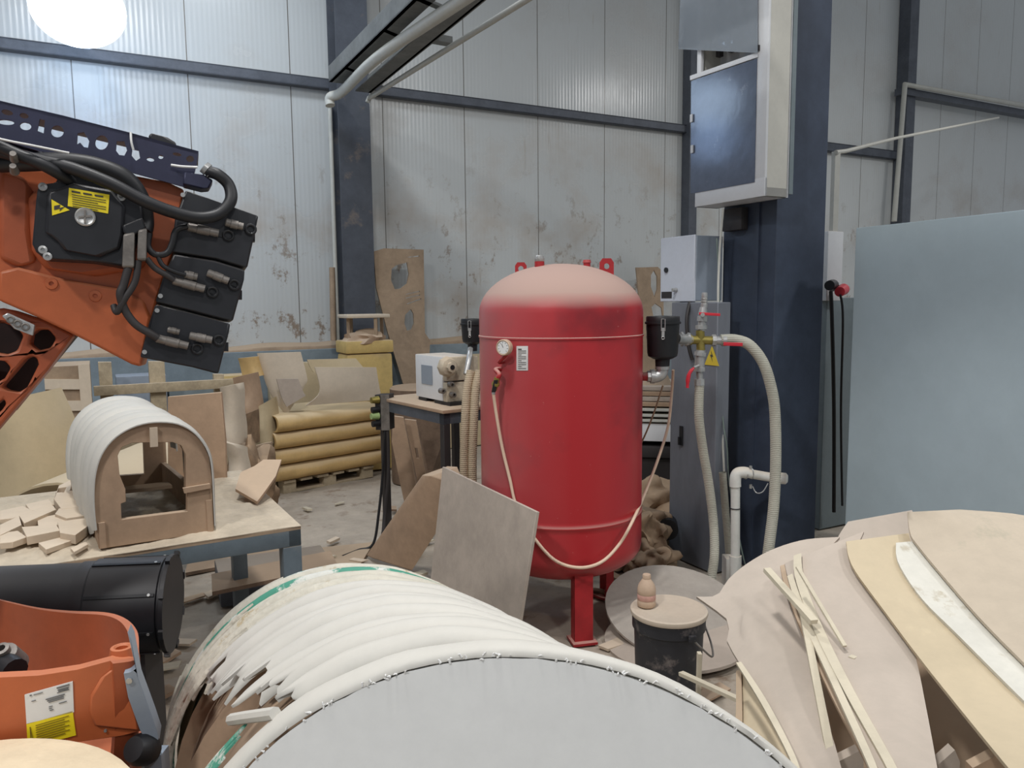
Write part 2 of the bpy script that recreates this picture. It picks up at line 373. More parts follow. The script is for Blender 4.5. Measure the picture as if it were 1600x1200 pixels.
# girts (horizontal steel channels on the wall)
def girt(px0, px1, nm, hz, hh=.1, py=150):
    s0, s1 = wall_s(px0, py), wall_s(px1, py)
    m = MB(); m.obb(ww(s0, .09, hz-hh/2), W*(s1-s0), N*.085, Z*.012); m.obb(ww(s0, .09, hz+hh/2-.012), W*(s1-s0), N*.085, Z*.012); m.obb(ww(s0, .09, hz-hh/2), W*(s1-s0), N*.008, Z*hh)
    return m.build(nm, M['girt'], kind='structure')
GZ = 3.81
girt(-260, 520, 'trim_2', GZ); girt(583, 1066, 'trim_3', GZ); girt(1078, 1398, 'trim_4', GZ, .13)
# wall posts
def wpost(px, py, w, d, nm, mt=M['girt']):
    s0 = wall_s(px, py); m = MB(); m.obb(ww(s0, d, 0), W*w, N*(d-.01), Z*9); return m.build(nm, mt, kind='structure')
wpost(1064, 300, .13, .16, 'trim_5'); wpost(1393, 300, .20, .2, 'trim_6')

# far steel column (H section) standing against the wall
def hcol(c0, w, d, nm, label, top=9):
    t = thing(nm, c0, label, 'column')
    f = .018
    MB().obb(c0, W*w, N*f, Z*top).build('flange', M['colfar'], t); MB().obb(c0+N*(d-f), W*w, N*f, Z*top).build('flange', M['colfar'], t)
    MB().obb(c0+W*(w/2-.006)+N*f, W*.012, N*(d-2*f), Z*top).build('web', M['colfar'], t)
    return t
c0 = ww((at(543, 300, 7.73)-N*PW).dot(W), 0, 0); c0 = V((-1.68, 7.73, 0))-N*.04
col_far = hcol(c0, .32, .29, 'steel_column', 'far blue-gray steel column against the back wall behind the yellow drum')
MB().tube([at(515, 152, 7.85), at(521, 330, 7.85), V((at(527, 500, 7.85).x, 7.85, 1.2))], .022, 10, 0).build('conduit_pipe', M['conduit'], label='thin pale vertical pipe beside the far steel column', cat='pipe')

MB().tube([at(521, 532, 7.78), at(519, 418, 7.83)], .03, 10).build('round_bar', M['mdfd'], label='dusty round bar standing on the ledge left of the far steel column', cat='bar')
# near steel column, boxed in with blue sheet
C0 = V((1.50, 4.40, 0))
t = thing('boxed_column', C0, 'wide dark blue steel column behind the gray hose loop', 'column')
MB().obb(C0, W*.40, N*.40, Z*6).build('column_casing', M['column'], t, bevel=.004)
m = MB(); m.obb(C0-W*.012+N*.12+Z*0, W*.012, N*.28, Z*3.0); m.build('cladding_sheet', M['column'], t)
# little junction box under the cabinet
m = MB(); q = C0+N*.20; m.obb(q-W*.07+Z*2.02, W*.055, N*.16, Z*.13, .008); jb = m.build('junction_box', M['gap'], label='small dark junction box on the blue column under the white cabinet', cat='junction box')

# ------------------------------------------------------------------ pale blue panel and gray sheets on the right
a0 = V((1.905, 4.3, 0)); dirp = V((.42, -.9, 0)).normalized()
t = thing('blue_cabinet', a0, 'large pale blue sheet cabinet at the right edge of the picture', 'cabinet')
MB().obb(a0, dirp*2.2, V((.06, .028, 0)), Z*2.0).build('side_panel', M['bpan'], t, bevel=.004)
MB().obb(a0+V((.06, .028, 0)), dirp*2.2, V((.7, .33, 0)), Z*1.98).build('body', M['gpan'], t, bevel=.004)
q = at(1288, 600, 5.25); q.z = 0
MB().obb(q, W*.62, N*.25, Z*1.62).build('gray_cabinet', M['gpan'], label='narrow blue-gray cabinet in the gap behind the boxed column', cat='cabinet', bevel=.004)
# socket box with plugs
q = at(1291, 470, 5.15)
t = thing('socket_box', q, 'pale socket box with a red plug on the narrow gray cabinet', 'socket box')
MB().obb(q, W*.15, N*.12, Z*.46, .008).build('box', M['mach'], t)
MB().cyl(at(1301, 446, 5.12), at(1296, 446, 4.98), .040, .032, 14).build('black_plug', M['rubber'], t)
MB().cyl(at(1318, 452, 5.12), at(1312, 456, 4.98), .038, .032, 14).build('red_plug', M['lrod'], t, label='red industrial plug')
MB().tube([at(1298, 455, 4.98), at(1300, 500, 5.0), at(1303, 640, 5.1), at(1303, 800, 5.15)], .013, 8, 6).build('power_cable', M['rubber'], label='thicker black cable hanging from the pale socket box', cat='cable', group='cables under the socket box')
MB().tube([at(1313, 460, 4.98), at(1317, 500, 5.0), at(1314, 640, 5.1), at(1316, 790, 5.15)], .008, 8, 6).build('power_cable', M['rubber'], label='thinner black cable hanging from the red plug', cat='cable', group='cables under the socket box')
a, b = at(1301, 366, 5.2), at(1309, 236, 5.2)
MB().obb(V((a.x, a.y, a.z)), W*.05, N*.03, Z*(b.z-a.z)).build('cable_trunking', M['conduit'], label='pale vertical trunking rising from the socket box', cat='trunking')
MB().tube([at(1306, 238, 5.18), at(1322, 236, 5.4), at(1400, 216, 7.5), at(1560, 184, 11.0)], .014, 8).build('conduit_pipe', M['conduit'], label='thin pipe slanting up from the trunking towards the right', cat='pipe')
# wall pipe and tray at the right
m = MB(); m.tube([wl(1397, 346, .3), wl(1414, 132, .3), wl(1600, 165, .3), wl(1760, 195, .3)], .04, 10); m.build('wall_pipe', M['conduit'], label='pale pipe climbing the right wall post and turning right', cat='pipe')
a, b = wl(1412, 136, .25), wl(1760, 201, .25); MB().obb(a, b-a, N*.15, Z*-.10).build('wall_tray', M['girt'], label='dark cable tray along the wall under the pale pipe', cat='cable tray')

# ------------------------------------------------------------------ overhead trays running out from the far column
td = -N
def tr(px, py, d, L): p = at(px, py, d); return p, p+td*L
t = thing('cable_tray', at(545, 130, 7.4), 'overhead steel tray run from the far column towards the camera', 'cable tray')
def rail_to(px0, py0, px1, py1, d0, z=None):      # a straight run whose ends show at two picture points, parallel to the floor
    p = at(px0, py0, d0); q = fl(px1, py1, p.z); return p, q
p, q = rail_to(514, 128, 645, 0, 7.35); q = p+(q-p)*2.4
MB().obb(p, q-p, W*.03, Z*.14).obb(p, q-p, W*.14, Z*.012).build('side_rail', M['galv'], t)
p, q = rail_to(575, 145, 752, 0, 7.35); q = p+(q-p)*2.4
MB().obb(p, q-p, W*.03, Z*.15).obb(p-W*.12, q-p, W*.14, Z*.012).build('side_rail', M['galv'], t)
for i, (a, b) in enumerate((((540, 108), (566, 118)), ((600, 50), (642, 68)), ((648, 0), (690, 18)))):
    p = fl(*a, at(514, 128, 7.35).z); q = fl(*b, at(514, 128, 7.35).z); q = V((q.x, q.y, p.z)); MB().obb(p, q-p, td*.06, Z*.02).build('rung', M['galv'], t)
p = at(516, 152, 7.5); q = fl(722, 0, p.z+.02); pm = fl(590, 90, p.z)
MB().tube([at(516, 165, 7.5), p, at(535, 143, 7.35), pm, q, q+(q-pm)*1.6], .045, 12, 5).build('ceiling_pipe', M['conduit'], label='thick pale pipe bending along the overhead tray', cat='pipe')
p = at(577, 153, 7.4); q = fl(822, 0, p.z); MB().tube([at(574, 160, 7.4), p, p+(q-p)*2.2], .022, 10).build('ceiling_pipe', M['conduit'], label='thin pale pipe slanting overhead right of the tray', cat='pipe')
p = fl(638, 62, at(577, 153, 7.4).z+.08); q = fl(700, 73, at(577, 153, 7.4).z+.08)
MB().obb(p, q-p, td*.09, Z*.05).build('bracket', M['galv'], t, label='gray cross bracket')

# ------------------------------------------------------------------ hall lamp at the upper left
lp = at(122, 14, 6.1)
t = thing('hall_lamp', lp, 'glaring round hall lamp hanging high before the left wall', 'lamp')
le = emis('lamp_glow', (.58, .76, 1.0), 6)
MB().blob(lp, (.33, .33, .27), 0, 4, 0).build('diffuser', le, t)
MB().lathe(lp+Z*.2, Z, [(.20, 0), (.17, .08), (.08, .16), (.08, .3), (.0, .32)], 28).build('housing', M['gap'], t)
MB().cyl(lp+Z*.4, lp+Z*3, .008, seg=8).build('hanger', M['gap'], t)

# ------------------------------------------------------------------ white hanging cabinet on the near column
K0 = V((1.372, 4.20, 2.165))      # near lower front corner
f = N*.545; e = W*.165; kh = 2.2
t = thing('wall_cabinet', K0, 'tall white cabinet with plastic-covered windows hung on the blue column', 'cabinet')
MB().obb(K0, f, e, Z*.05).build('bottom_panel', M['mach'], t, bevel=.003)
MB().obb(K0+e*.92, f, e*.08, Z*kh).build('back_panel', M['mach'], t)
mbeige = mat('cabinet_side_enamel', (196, 194, 184), .5, var=.03)
MB().obb(K0, N*.02, e, Z*kh).build('side_panel', mbeige, t, bevel=.003)
MB().obb(K0+N*.525, N*.02, e, Z*kh).build('side_panel', mbeige, t)
fr = MB(); fw = .03
fr.obb(K0-W*.012, N*.085, W*.022, Z*kh, .004); fr.obb(K0-W*.012+N*.51, N*.035, W*.022, Z*kh, .004)
fr.obb(K0-W*.0125+Z*0, f, W*.022, Z*.10, .004)
fr.build('door_frame', M['mach'], t)
def kp(u, z): return K0+N*(.545*u)+Z*z           # u 0 near .. 1 far
KP = Plane(K0, -W)
def kq(px, py, off): 
    r = ray(px, py); return CAM+r*((K0-CAM).dot(W)/r.dot(W)) + W*off
sc_poly = [(1186, 92), (1083, 127), (1082, 303), (1182, 285)]
MB().prism([kq(x, y, -.016) for x, y in sc_poly], W*.006).build('tinted_window', M['screen'], t, label='dark tinted window covered in wrinkled film')
a, b = kq(1188, 90, -.02), kq(1082, 126, -.02); MB().obb(a, b-a, W*.02, Z*.025).build('flap_edge', M['mach'], t)
a, b = kq(1190, 80, -.02), kq(1064, 74, -.02); MB().obb(a, b-a, W*.015, Z*.03).build('film_rail', M['gap'], t)
MB().prism([kq(x, y, -.03) for x, y in [(1190, 84), (1066, 78), (1072, -80), (1190, -100)]], W*.002).build('window_film', M['film'], t, label='clear shiny film over the upper window')
m = MB()
for u in (.25, .45, .62, .8): m.obb(kp(u, .85)+W*.06, N*.03, W*.03, Z*1.3)
m.build('inner_rail', M['gap'], t)
MB().tube([kp(.7, 1.0)+W*.05, kp(.6, .88)+W*.03, kp(.5, .95)+W*.05, kp(.4, 1.15)+W*.05], .012, 8, 6).build('inner_cable', M['rubber'], t)
MB().obb(K0+W*.172-N*.0+Z*.02, W*.03, N*.3, Z*kh).build('mounting_plate', M['gpan'], t)
for q in ((1068, 22), (1084, 240), (1083, 192)):
    p = kq(*q, -.02); MB().obb(p, N*-.02, W*-.006, Z*.045).build('latch', M['mach'], t)

# gray enclosure with a key, on the gray cabinet beside the column
E0 = V((1.10, 4.60, at(1088, 470, 4.60).z)); eh = .385
t = thing('electric_box', E0, 'light gray electric enclosure mounted left of the blue column', 'electric box')
MB().obb(E0, W*.205, N*.31, Z*eh).build('body', M['encs'], t, bevel=.004)
MB().obb(E0-W*.016-Z*.004, W*.016, N*.31, Z*(eh+.008)).build('door', M['encl'], t, bevel=.004)
def eq(px, py, off):
    r = ray(px, py); return CAM+r*((E0-CAM).dot(W)/r.dot(W)) + W*off
p = eq(1045, 422, -.018); MB().cyl(p, p-W*.008, .016, seg=16).build('lock', M['rubber'], t)
p = eq(1060, 453, -.018); MB().cyl(p, p-W*.03, .014, .01, 14).build('knob', M['steel'], t)
p = eq(1037, 466, -.0175); q = eq(1053, 458, -.0175); MB().obb(p, V((q.x-p.x, q.y-p.y, 0)), W*-.001, Z*.04).build('nameplate', M['gap'], t, label='small dark nameplate')
# gray cabinet below
G0 = V((1.178, 4.40, 0)); gh = 1.60
t = thing('gray_cabinet', G0, 'tall narrow gray steel cabinet behind the valves', 'cabinet')
MB().obb(G0, W*.10, N*.40, Z*gh).build('body', M['gcab'], t, bevel=.005)
def gq(px, py, off=0):
    r = ray(px, py); return CAM+r*((G0-CAM).dot(W)/r.dot(W)) - W*off
MB().obb(gq(1063, 665, .004), N*-.03, W*-.004, Z*-.12).obb(gq(1063, 682), N*-.012, W*-.02, Z*-.05).build('door_handle', M['rubber'], t)
tri = [gq(1120, 528, .003), gq(1109, 576, .003), gq(1122, 578, .003)]
# warning triangle: yellow with a dark bolt
w0 = gq(1114, 560, .003)
def wt(u, z, off): return gq(1113, 556, off)+N*u+Z*z
MB().prism([wt(-.06, -.055, .003), wt(.06, -.055, .003), wt(0, .06, .003)], W*-.001).build('warning_sign', mat('warning_yellow', (214, 188, 60), .5, var=.05), t, label='yellow triangular warning sign')
MB().prism([wt(.008, .032, .0045), wt(-.012, -.005, .0045), wt(.0, -.005, .0045), wt(-.008, -.035, .0045), wt(.014, .006, .0045), wt(.002, .006, .0045)], W*-.0006).build('warning_bolt', M['ink'], t)

# cables down the blue column's edge
MB().tube([at(1130, 326, 4.48), at(1124, 400, 4.48), at(1122, 480, 4.45), at(1126, 560, 4.45), at(1127, 640, 4.45), at(1132, 745, 4.4)], .007, 8, 6).build('wire', M['conduit'], label='thicker pale wire running down between box and column', cat='wire')
MB().tube([at(1120, 372, 4.5), at(1124, 470, 4.5), at(1122, 560, 4.5), at(1130, 660, 4.42), at(1136, 700, 4.38), at(1140, 760, 4.35), at(1160, 865, 4.3), at(1168, 890, 4.28)], .004, 6, 6).build('wire', mat('green_wire', (132, 148, 140), .6), label='thin greenish wire running down the blue column', cat='wire')
MB().tube([at(1078, 472, 4.62), at(1073, 500, 4.58), at(1076, 540, 4.56), at(1082, 562, 4.56)], .012, 8, 6).build('wire', M['gap'], label='short dark loop of cable below the electric box', cat='wire')
# ================================================================== RED PRESSURE TANK
TC = V((.246, 3.85, 0)); TR = .407
def tk(px, py, off=0.0):                # point on the shell of the tank
    r = ray(px, py); o = CAM-TC; a = r.x**2+r.y**2; b = 2*(o.x*r.x+o.y*r.y); c = o.x**2+o.y**2-(TR+off)**2
    d = max(b*b-4*a*c, 0); return CAM+r*((-b-math.sqrt(d))/(2*a))
t = thing('pressure_tank', TC, 'big red upright pressure tank with dust-covered domed top', 'tank')
zb, zt = .40, 1.56
prof = [(0, zb-.16)]+[(TR*math.sin(a), zb-.16*math.cos(a)) for a in [i*PI/2/10 for i in range(1, 11)]]
prof += [(TR, .42), (TR, .54), (TR, .563), (TR+.003, .566), (TR+.003, .572), (TR, .575), (TR, .60), (TR, .9), (TR, 1.2), (TR, 1.41), (TR, 1.440), (TR+.004, 1.443), (TR+.004, 1.450), (TR, 1.453), (TR, 1.475)]
prof += [(TR*math.cos(a), zt+.24*math.sin(a)) for a in [i*PI/2/14 for i in range(0, 14)]]+[(0, zt+.24)]
MB().lathe(TC, Z, prof, 72, cap=False).build('shell', M['tank'], t, ang=50)
def leg(angd):
    a = math.radians(angd); d = V((math.cos(a), math.sin(a), 0)); s = V((-d.y, d.x, 0)); p = TC+d*(TR-.10)
    m = MB(); m.obb(p-s*.045+d*.05, s*.09, d*.012, Z*.52).obb(p-s*.045, s*.012, d*.06, Z*.52).obb(p-s*.06-d*.02, s*.12, d*.11, Z*.012)
    return m.build('leg', M['red'], t)
for a in (-77, 43, 163): leg(a)
# lifting lugs
def lug(px, py, dx, wd=.085, hg=.13):
    p = at(px, py, 3.85+dx); u = V((1, .1, 0)).normalized(); c = p
    o = [c-u*wd/2, c+u*wd/2, c+u*wd/2+Z*hg*.8, c+u*wd*.3+Z*hg, c-u*wd*.3+Z*hg, c-u*wd/2+Z*hg*.8]
    h = [c+Z*hg*.62+(u*math.cos(k*PI/6)+Z*math.sin(k*PI/6))*.014 for k in range(12)]
    MB().prism(o, V((0, .012, 0)), [h]).build('lifting_lug', M['red'], t)
lug(948, 436, -.08, .07, .10); lug(814, 436, .12, .06, .085)
p = at(843, 420, 3.78); MB().cyl(p-Z*.04, p+Z*.035, .024, seg=18).build('nozzle', M['red'], t)
MB().lathe(p+Z*.035, Z, [(.021, 0), (.024, .004), (.024, .016), (.021, .018), (.021, .024), (.016, .03), (0, .03)], 18).build('nozzle_cap', M['steel'], t)
p = at(917, 420, 3.92); MB().cyl(p-Z*.05, p+Z*.03, .018, seg=16).cyl(p+Z*.03, p+Z*.045, .022, .018, 16).build('nozzle', M['red'], t)
# pressure gauge
p = tk(787, 565, .0); nrm = (p-TC); nrm.z = 0; nrm.normalize()
g = tk(787, 543, .055)
MB().tube([p, p+nrm*.03, g-nrm*.02-Z*.03, g-nrm*.02], .009, 8, 4).build('gauge_stem', M['red'], t)
ga = (nrm*.85+V((.0, -.5, 0))).normalized()
gb = MB().lathe(g-ga*.025, ga, [(.0, 0), (.034, 0), (.037, .006), (.037, .03), (.033, .034), (.030, .03), (0, .03)], 28).build('pressure_gauge', M['bottle'], t, label='round dusty pressure gauge')
MB().lathe(g+ga*.0052, ga, [(0, 0), (.029, 0), (.029, .001), (0, .001)], 24).build('gauge_face', M['whitep'], gb)
u, v = orth(ga); v = Z-ga*ga.z; u = v.cross(ga)
m = MB()
for k in range(9):
    a = math.radians(225-k*33.75); dd = u*math.cos(a)+v*math.sin(a); m.obb(g+ga*.0065+dd*.020, dd*.006, ga.cross(dd)*.0015, ga*.0006)
m.obb(g+ga*.0068, (u*-.4+v*.9)*.019, (u*.9+v*.4)*.002, ga*.0008); m.build('gauge_marks', M['ink'], gb)
# data plate with print
m = MB(); rows = []
for i in range(5): rows.append([tk(807+18*i/4, y, .0015) for y in (541, 579)])
pl = m.grid(rows, lambda i, j, p: (p-TC).normalized()*.001).build('data_plate', M['whitep'], t, label='small white paper data plate')
m = MB()
for k in range(11):
    y = 545+k*3.05; x1 = 822 if k % 3 else 815
    a, b = tk(809.5, y, .0032), tk(x1, y, .0032); m.obb(a, b-a, Z*-.0045 if k == 0 else Z*-.0022, (a-TC).normalized()*.0004)
m.build('plate_print', M['ink'], pl)
# drain valve below the gauge
p = tk(782, 577); n2 = V((p.x-TC.x, p.y-TC.y, 0)).normalized()
MB().tube([p-n2*.01, p+n2*.03, tk(780, 585, .045), tk(777, 592, .05)], .011, 10, 4).build('valve_pipe', M['red'], t)
vb = MB().cyl(tk(777, 590, .05), tk(772, 610, .055), .014, .012, 12).cyl(tk(775, 598, .055), tk(774, 602, .055), .019, .019, 10).build('valve_body', M['brass'], t)
MB().obb(tk(773, 594, .07), (tk(769, 613, .075)-tk(773, 594, .07)), V((.016, .002, 0)), n2*.005).build('valve_lever', M['rubber'], vb)
MB().cyl(tk(772, 610, .055), tk(771, 616, .058), .009, seg=10).build('hose_barb', M['steel'], vb)
# air hose hanging round the tank
pts = [tk(771, 615, .058), tk(776, 650, .04), tk(785, 700, .02), tk(797, 750, .012), tk(805, 785, .012), tk(820, 815, .012), tk(838, 845, .014), tk(868, 876, .02), tk(905, 887, .06), tk(940, 878, .04), tk(968, 850, .03), tk(988, 815, .05)]
pts += [at(1008, 770, 3.9), at(1028, 718, 4.0), at(1044, 665, 4.05), at(1050, 610, 4.05), at(1052, 578, 4.0)]
MB().tube(pts, .0075, 8, 7).build('air_hose', M['airhose'], label='thin cream air hose sagging across the front of the red tank', cat='hose')
# tank outlet: red stub, steel elbow and black filter canister
FC = at(1039, 545, 3.86)
FC = V((FC.x, FC.y, 0))
fz = lambda y: at(1039, y, 3.86).z
p0 = at(986, 587, 3.86); p0 = V((TC.x+TR-.02, 3.86, fz(588)))
MB().cyl(p0, p0+V((.075, 0, 0)), .020, .024, 16).build('outlet_nozzle', M['red'], t)
t = thing('elbow_pipe', V((p0.x+.06, 3.86, fz(590))), 'steel pipe elbow between the red tank and the black filter', 'pipe fitting')
z = fz(588); xa = p0.x+.055; xb = FC.x-.012
MB().tube([V((xa, 3.86, z)), V((xb-.05, 3.86, z))], .021, 18).build('nipple', M['steel'], t)
MB().cyl(V((xa-.005, 3.86, z)), V((xa+.015, 3.86, z)), .029, seg=8).build('hex_nut', M['steel'], t)
MB().tube([V((xb-.055, 3.86, z)), V((xb-.03, 3.86, z-.001)), V((xb-.008, 3.86, z+.01)), V((xb, 3.86, z+.032)), V((xb, 3.86, fz(568)))], .030, 18, 5).build('elbow', M['steel'], t)
MB().cyl(V((xb, 3.86, fz(577))), V((xb, 3.86, fz(572))), .036, seg=20).cyl(V((xb-.06, 3.86, z)), V((xb-.04, 3.86, z)), .036, seg=20).build('collar', M['steel'], t)
def canister(c, zl, zh, r, label):
    h = zh-zl
    t = thing('vacuum_filter', V((c.x, c.y, zl-.03)), label, 'filter')
    MB().lathe(c, Z, [(0, zl-.045), (r*.42, zl-.045), (r*.45, zl-.005), (r*.62, zl), (r*.88, zl+.012), (r*.93, zl+.03), (r, zh-.045), (r, zh-.04)], 40).build('bowl', M['rubber'], t)
    MB().lathe(c, Z, [(r*1.0, zh-.04), (r*1.09, zh-.038), (r*1.09, zh-.028), (r*1.02, zh-.026), (r*1.02, zh-.006), (r*.98, zh), (0, zh+.003)], 40).build('lid', M['rubber'], t)
    for a in (-100, 20, 140):
        d = V((math.cos(math.radians(a)), math.sin(math.radians(a)), 0)); s = Z.cross(d); q = c+d*(r*1.07)
        m = MB(); m.tube([q+Z*(zh-.012)-s*.009, q+Z*(zh-.07)-s*.009, q+Z*(zh-.07)+s*.009, q+Z*(zh-.012)+s*.009, q+Z*(zh-.012)-s*.009], .0022, 6)
        m.obb(q+Z*(zh-.10)-s*.007-d*.006, s*.014, d*.006, Z*.045); m.ring(q+Z*(zh-.105), d, .007, .002, 12, 6); m.build('clip', M['steel'], t)
    return t
canister(V((xb, 3.86, 0)), fz(560), fz(494), .082, 'black filter canister with wire clips right of the red tank')
fb = at(738, 520, 4.75)
canister(V((fb.x+.0, fb.y, 0)), at(738, 537, 4.75).z, at(738, 498, 4.75).z, .068, 'small black filter canister peeping out left of the red tank')

# ------------------------------------------------------------------ brass cross with valves
D = 3.95
def m_at(px, py, d=D): return at(px, py, d)
t = thing('valve_manifold', m_at(1094, 600), 'brass cross with steel ball valves beside the blue column', 'valve')
cx = m_at(1095, 531)
MB().tube([m_at(1077, 531), m_at(1112, 532)], .022, 16).tube([m_at(1094, 516), m_at(1095, 547)], .022, 16).lathe(m_at(1077, 531), (1, 0, 0), [(.0, -.002), (.028, 0), (.028, .012), (0, .013)], 8).build('brass_cross', M['brass'], t)
MB().tube([m_at(1058, 529, 3.9), m_at(1078, 531)], .026, 18).cyl(m_at(1064, 530), m_at(1067, 530), .038, seg=8).cyl(m_at(1072, 530), m_at(1076, 531), .036, seg=8).build('union', M['steel'], t)
MB().tube([m_at(1096, 517), m_at(1098, 492)], .021, 16).cyl(m_at(1096, 514), m_at(1096, 508), .031, seg=8).cyl(m_at(1097, 502), m_at(1098, 494), .027, seg=8).tube([m_at(1098, 492), m_at(1099, 480)], [.024, .018], 14).build('upper_valve', M['steel'], t)
MB().lathe(m_at(1100, 481), m_at(1101, 457)-m_at(1100, 481), [(.0, 0), (.017, 0), (.017, .02), (.014, .022), (.017, .034), (.014, .036), (.017, .048), (.014, .05), (.016, .062), (.014, .078), (0, .078)], 18).build('hose_barb', M['steel'], t)
hb = MB().obb(m_at(1092, 492, 3.915), m_at(1125, 494, 3.90)-m_at(1092, 492, 3.915), V((0, -.006, 0)), Z*.014, .002).build('lever', M['lrod'], t, label='red valve lever pointing right')
MB().cyl(m_at(1098, 492, 3.93), m_at(1098, 492, 3.895), .011, seg=8).build('lever_nut', M['steel'], hb)
MB().tube([m_at(1095, 547), m_at(1093, 570), m_at(1093, 580)], [.024, .026, .022], 16).cyl(m_at(1095, 550), m_at(1094, 556), .032, seg=8).cyl(m_at(1093, 574), m_at(1093, 580), .031, seg=8).tube([m_at(1093, 580), m_at(1093, 592)], .018, 14).cyl(m_at(1093, 592), m_at(1093, 602), .028, seg=8).build('lower_valve', M['steel'], t)
hb = MB().tube([m_at(1084, 575, 3.90), m_at(1078, 582, 3.89), m_at(1075, 592, 3.89), m_at(1074, 606, 3.89)], [.006, .009, .011, .008], 8, 4).build('lever', M['lrod'], t, label='red valve lever hanging down')
MB().tube([m_at(1092, 571, 3.92), m_at(1084, 574, 3.90)], .006, 8).build('lever_stem', M['steel'], hb)
MB().tube([m_at(1112, 532), m_at(1134, 532)], .022, 16).cyl(m_at(1112, 532), m_at(1118, 532), .031, seg=8).cyl(m_at(1128, 532), m_at(1134, 532), .030, seg=16).build('side_valve', M['steel'], t)
MB().obb(m_at(1130, 540, 3.90), m_at(1160, 541, 3.88)-m_at(1130, 540, 3.90), V((0, -.006, 0)), Z*.018, .002).build('lever', M['lrod'], t, label='red valve lever lying along the hose')

# hoses
MB().tube([m_at(1126, 531, 3.95), m_at(1150, 531), m_at(1172, 540, 3.92), m_at(1193, 568, 3.9), m_at(1206, 610, 3.9), m_at(1211, 650, 3.9), m_at(1212, 720, 3.88), m_at(1209, 790, 3.85), m_at(1202, 850, 3.8), m_at(1196, 900, 3.75), fl(1188, 1010)+Z*.03], .028, 14, 7).build('suction_hose', M['hose'], label='fat gray hose looping down in front of the blue column', cat='hose')
MB().tube([m_at(1093, 600), m_at(1092, 650), m_at(1098, 700, 3.98), m_at(1108, 760, 4.0), m_at(1115, 820, 4.0), m_at(1116, 870, 3.95), m_at(1110, 915, 3.92), fl(1108, 972)+Z*.03], .024, 14, 7).build('suction_hose', M['hose'], label='gray hose hanging from the lower valve before the gray cabinet', cat='hose')
MB().tube([at(1129, 738, 4.25), at(1133, 790, 4.25), at(1138, 850, 4.25), at(1140, 880, 4.25)], .021, 14, 5, cap=False).build('hose_stub', M['hose'], label='short open gray hose end tied beside the white pipe', cat='hose')
# white PVC drain pipe
d = 4.12
t = thing('drain_pipe', at(1149, 905, d), 'white plastic pipe with elbow in front of the blue column', 'pipe')
MB().tube([at(1149, 890, d), at(1149, 758, d)], .025, 18).build('riser', M['pvc'], t)
MB().tube([at(1149, 760, d), at(1149, 748, d), at(1152, 740, d), at(1160, 738, d), at(1168, 739, d)], .031, 18, 5).build('elbow', M['pvc'], t)
MB().tube([at(1165, 739, d), at(1205, 746, d-.02)], .025, 18).lathe(at(1205, 746, d-.02), at(1229, 748, d-.04)-at(1205, 746, d-.02), [(.029, 0), (.031, .003), (.031, .075), (.02, .085), (0, .085)], 18).build('branch', M['pvc'], t)
MB().tube([at(1149, 905, d), at(1149, 868, d)], .033, 18).build('socket', M['pvc'], t)
m = MB()
for px in (1165, 1174): m.ring(at(px, 740, d), (1, .1, -.05), .028, .004, 18, 6)
m.cyl(at(1173, 728, d), at(1173, 733, d), .008, seg=8).cyl(at(1173, 757, d), at(1173, 763, d), .008, seg=8)
m.build('pipe_clamp', M['steel'], t)
MB().ring(at(1149, 794, d), (0, 0, 1), .027, .003, 16, 6).build('wire_tie', M['rubber'], t)
MB().obb(at(1134, 920, d), V((.07, 0, 0)), V((0, .09, 0)), Z*.17, .004).build('foot_block', M['pvc'], t)
MB().tube([at(1176, 760, d), at(1182, 770, d-.02), at(1192, 768, d-.03), at(1200, 755, d-.03)], .003, 6, 6).build('wire', M['steel'], t)

# ------------------------------------------------------------------ leaning board in front of the tank
A = V((.112, 3.19, 0)); B = A+V((-.476, .87, 0)); bd = (B-A).normalized(); bn = V((bd.y, -bd.x, 0)); bn = bn if bn.y < 0 else -bn
zl = at(840, 800, 3.19).z
tA = V((A.x, A.y, zl)); tB = V((B.x, B.y, zl+.01)); lean = bn*.10
lA, lB = A+lean, B+lean; lA.z = lB.z = .005; lA += V((-.03, 0, 0))
nb = (lA-tA).cross(tB-tA).normalized(); nb = nb if nb.y > 0 else -nb
m = MB(); m.prism([tA, tB, lB, lA], nb*-.016)
o = m.build('plywood_sheet', M['ply'], label='square dusty plywood sheet leaning against the red tank', cat='board', bevel=.002)

# beam-like brown board leaning behind it
a = fl(607, 893); b = at(698, 745, 4.1)
ax = b-a; u = V((1, .35, 0)).normalized()*.155
c = at(700, 745, 4.05)
MB().prism([fl(572, 868), at(660, 742, 4.25), at(700, 728, 4.2), at(712, 760, 4.1), fl(632, 892)+Z*.02], V((.06, -.11, .02))).build('folded_board', M['mdf'], label='thick brown board lying slanted between the small table and the plywood sheet', cat='board', bevel=.004)

# ------------------------------------------------------------------ small steel table with the vacuum machine
zt2 = 1.0
P1 = V((-.40, 4.42, 0)); P0 = V((-.885, 5.08, 0)); dL = (P0-P1); dRn = V((-dL.y, dL.x, 0)).normalized(); dRn = dRn if dRn.x > 0 else -dRn
zt2 = at(693, 641, 4.42).z
t = thing('machine_table', P1+dL/2+dRn*.35, 'small steel-legged table carrying the white machine left of the tank', 'table')
Wd = .60; sq = .045
MB().obb(P1+Z*(zt2-.02)-dRn*.01-dL*.015, dL*1.03, dRn*(Wd+.02), Z*.02, .003).build('tabletop', M['mdf'], t)
for n_, q, vec, th in (('rail', P1, dL, dRn*sq), ('rail', P1, dRn*Wd, dL.normalized()*sq), ('rail', P0-dL.normalized()*sq, dRn*Wd, dL.normalized()*sq), ('rail', P1+dRn*(Wd-sq), dL, dRn*sq)):
    MB().obb(q+Z*(zt2-.085), vec, th, Z*.065).build(n_, M['girt'], t)
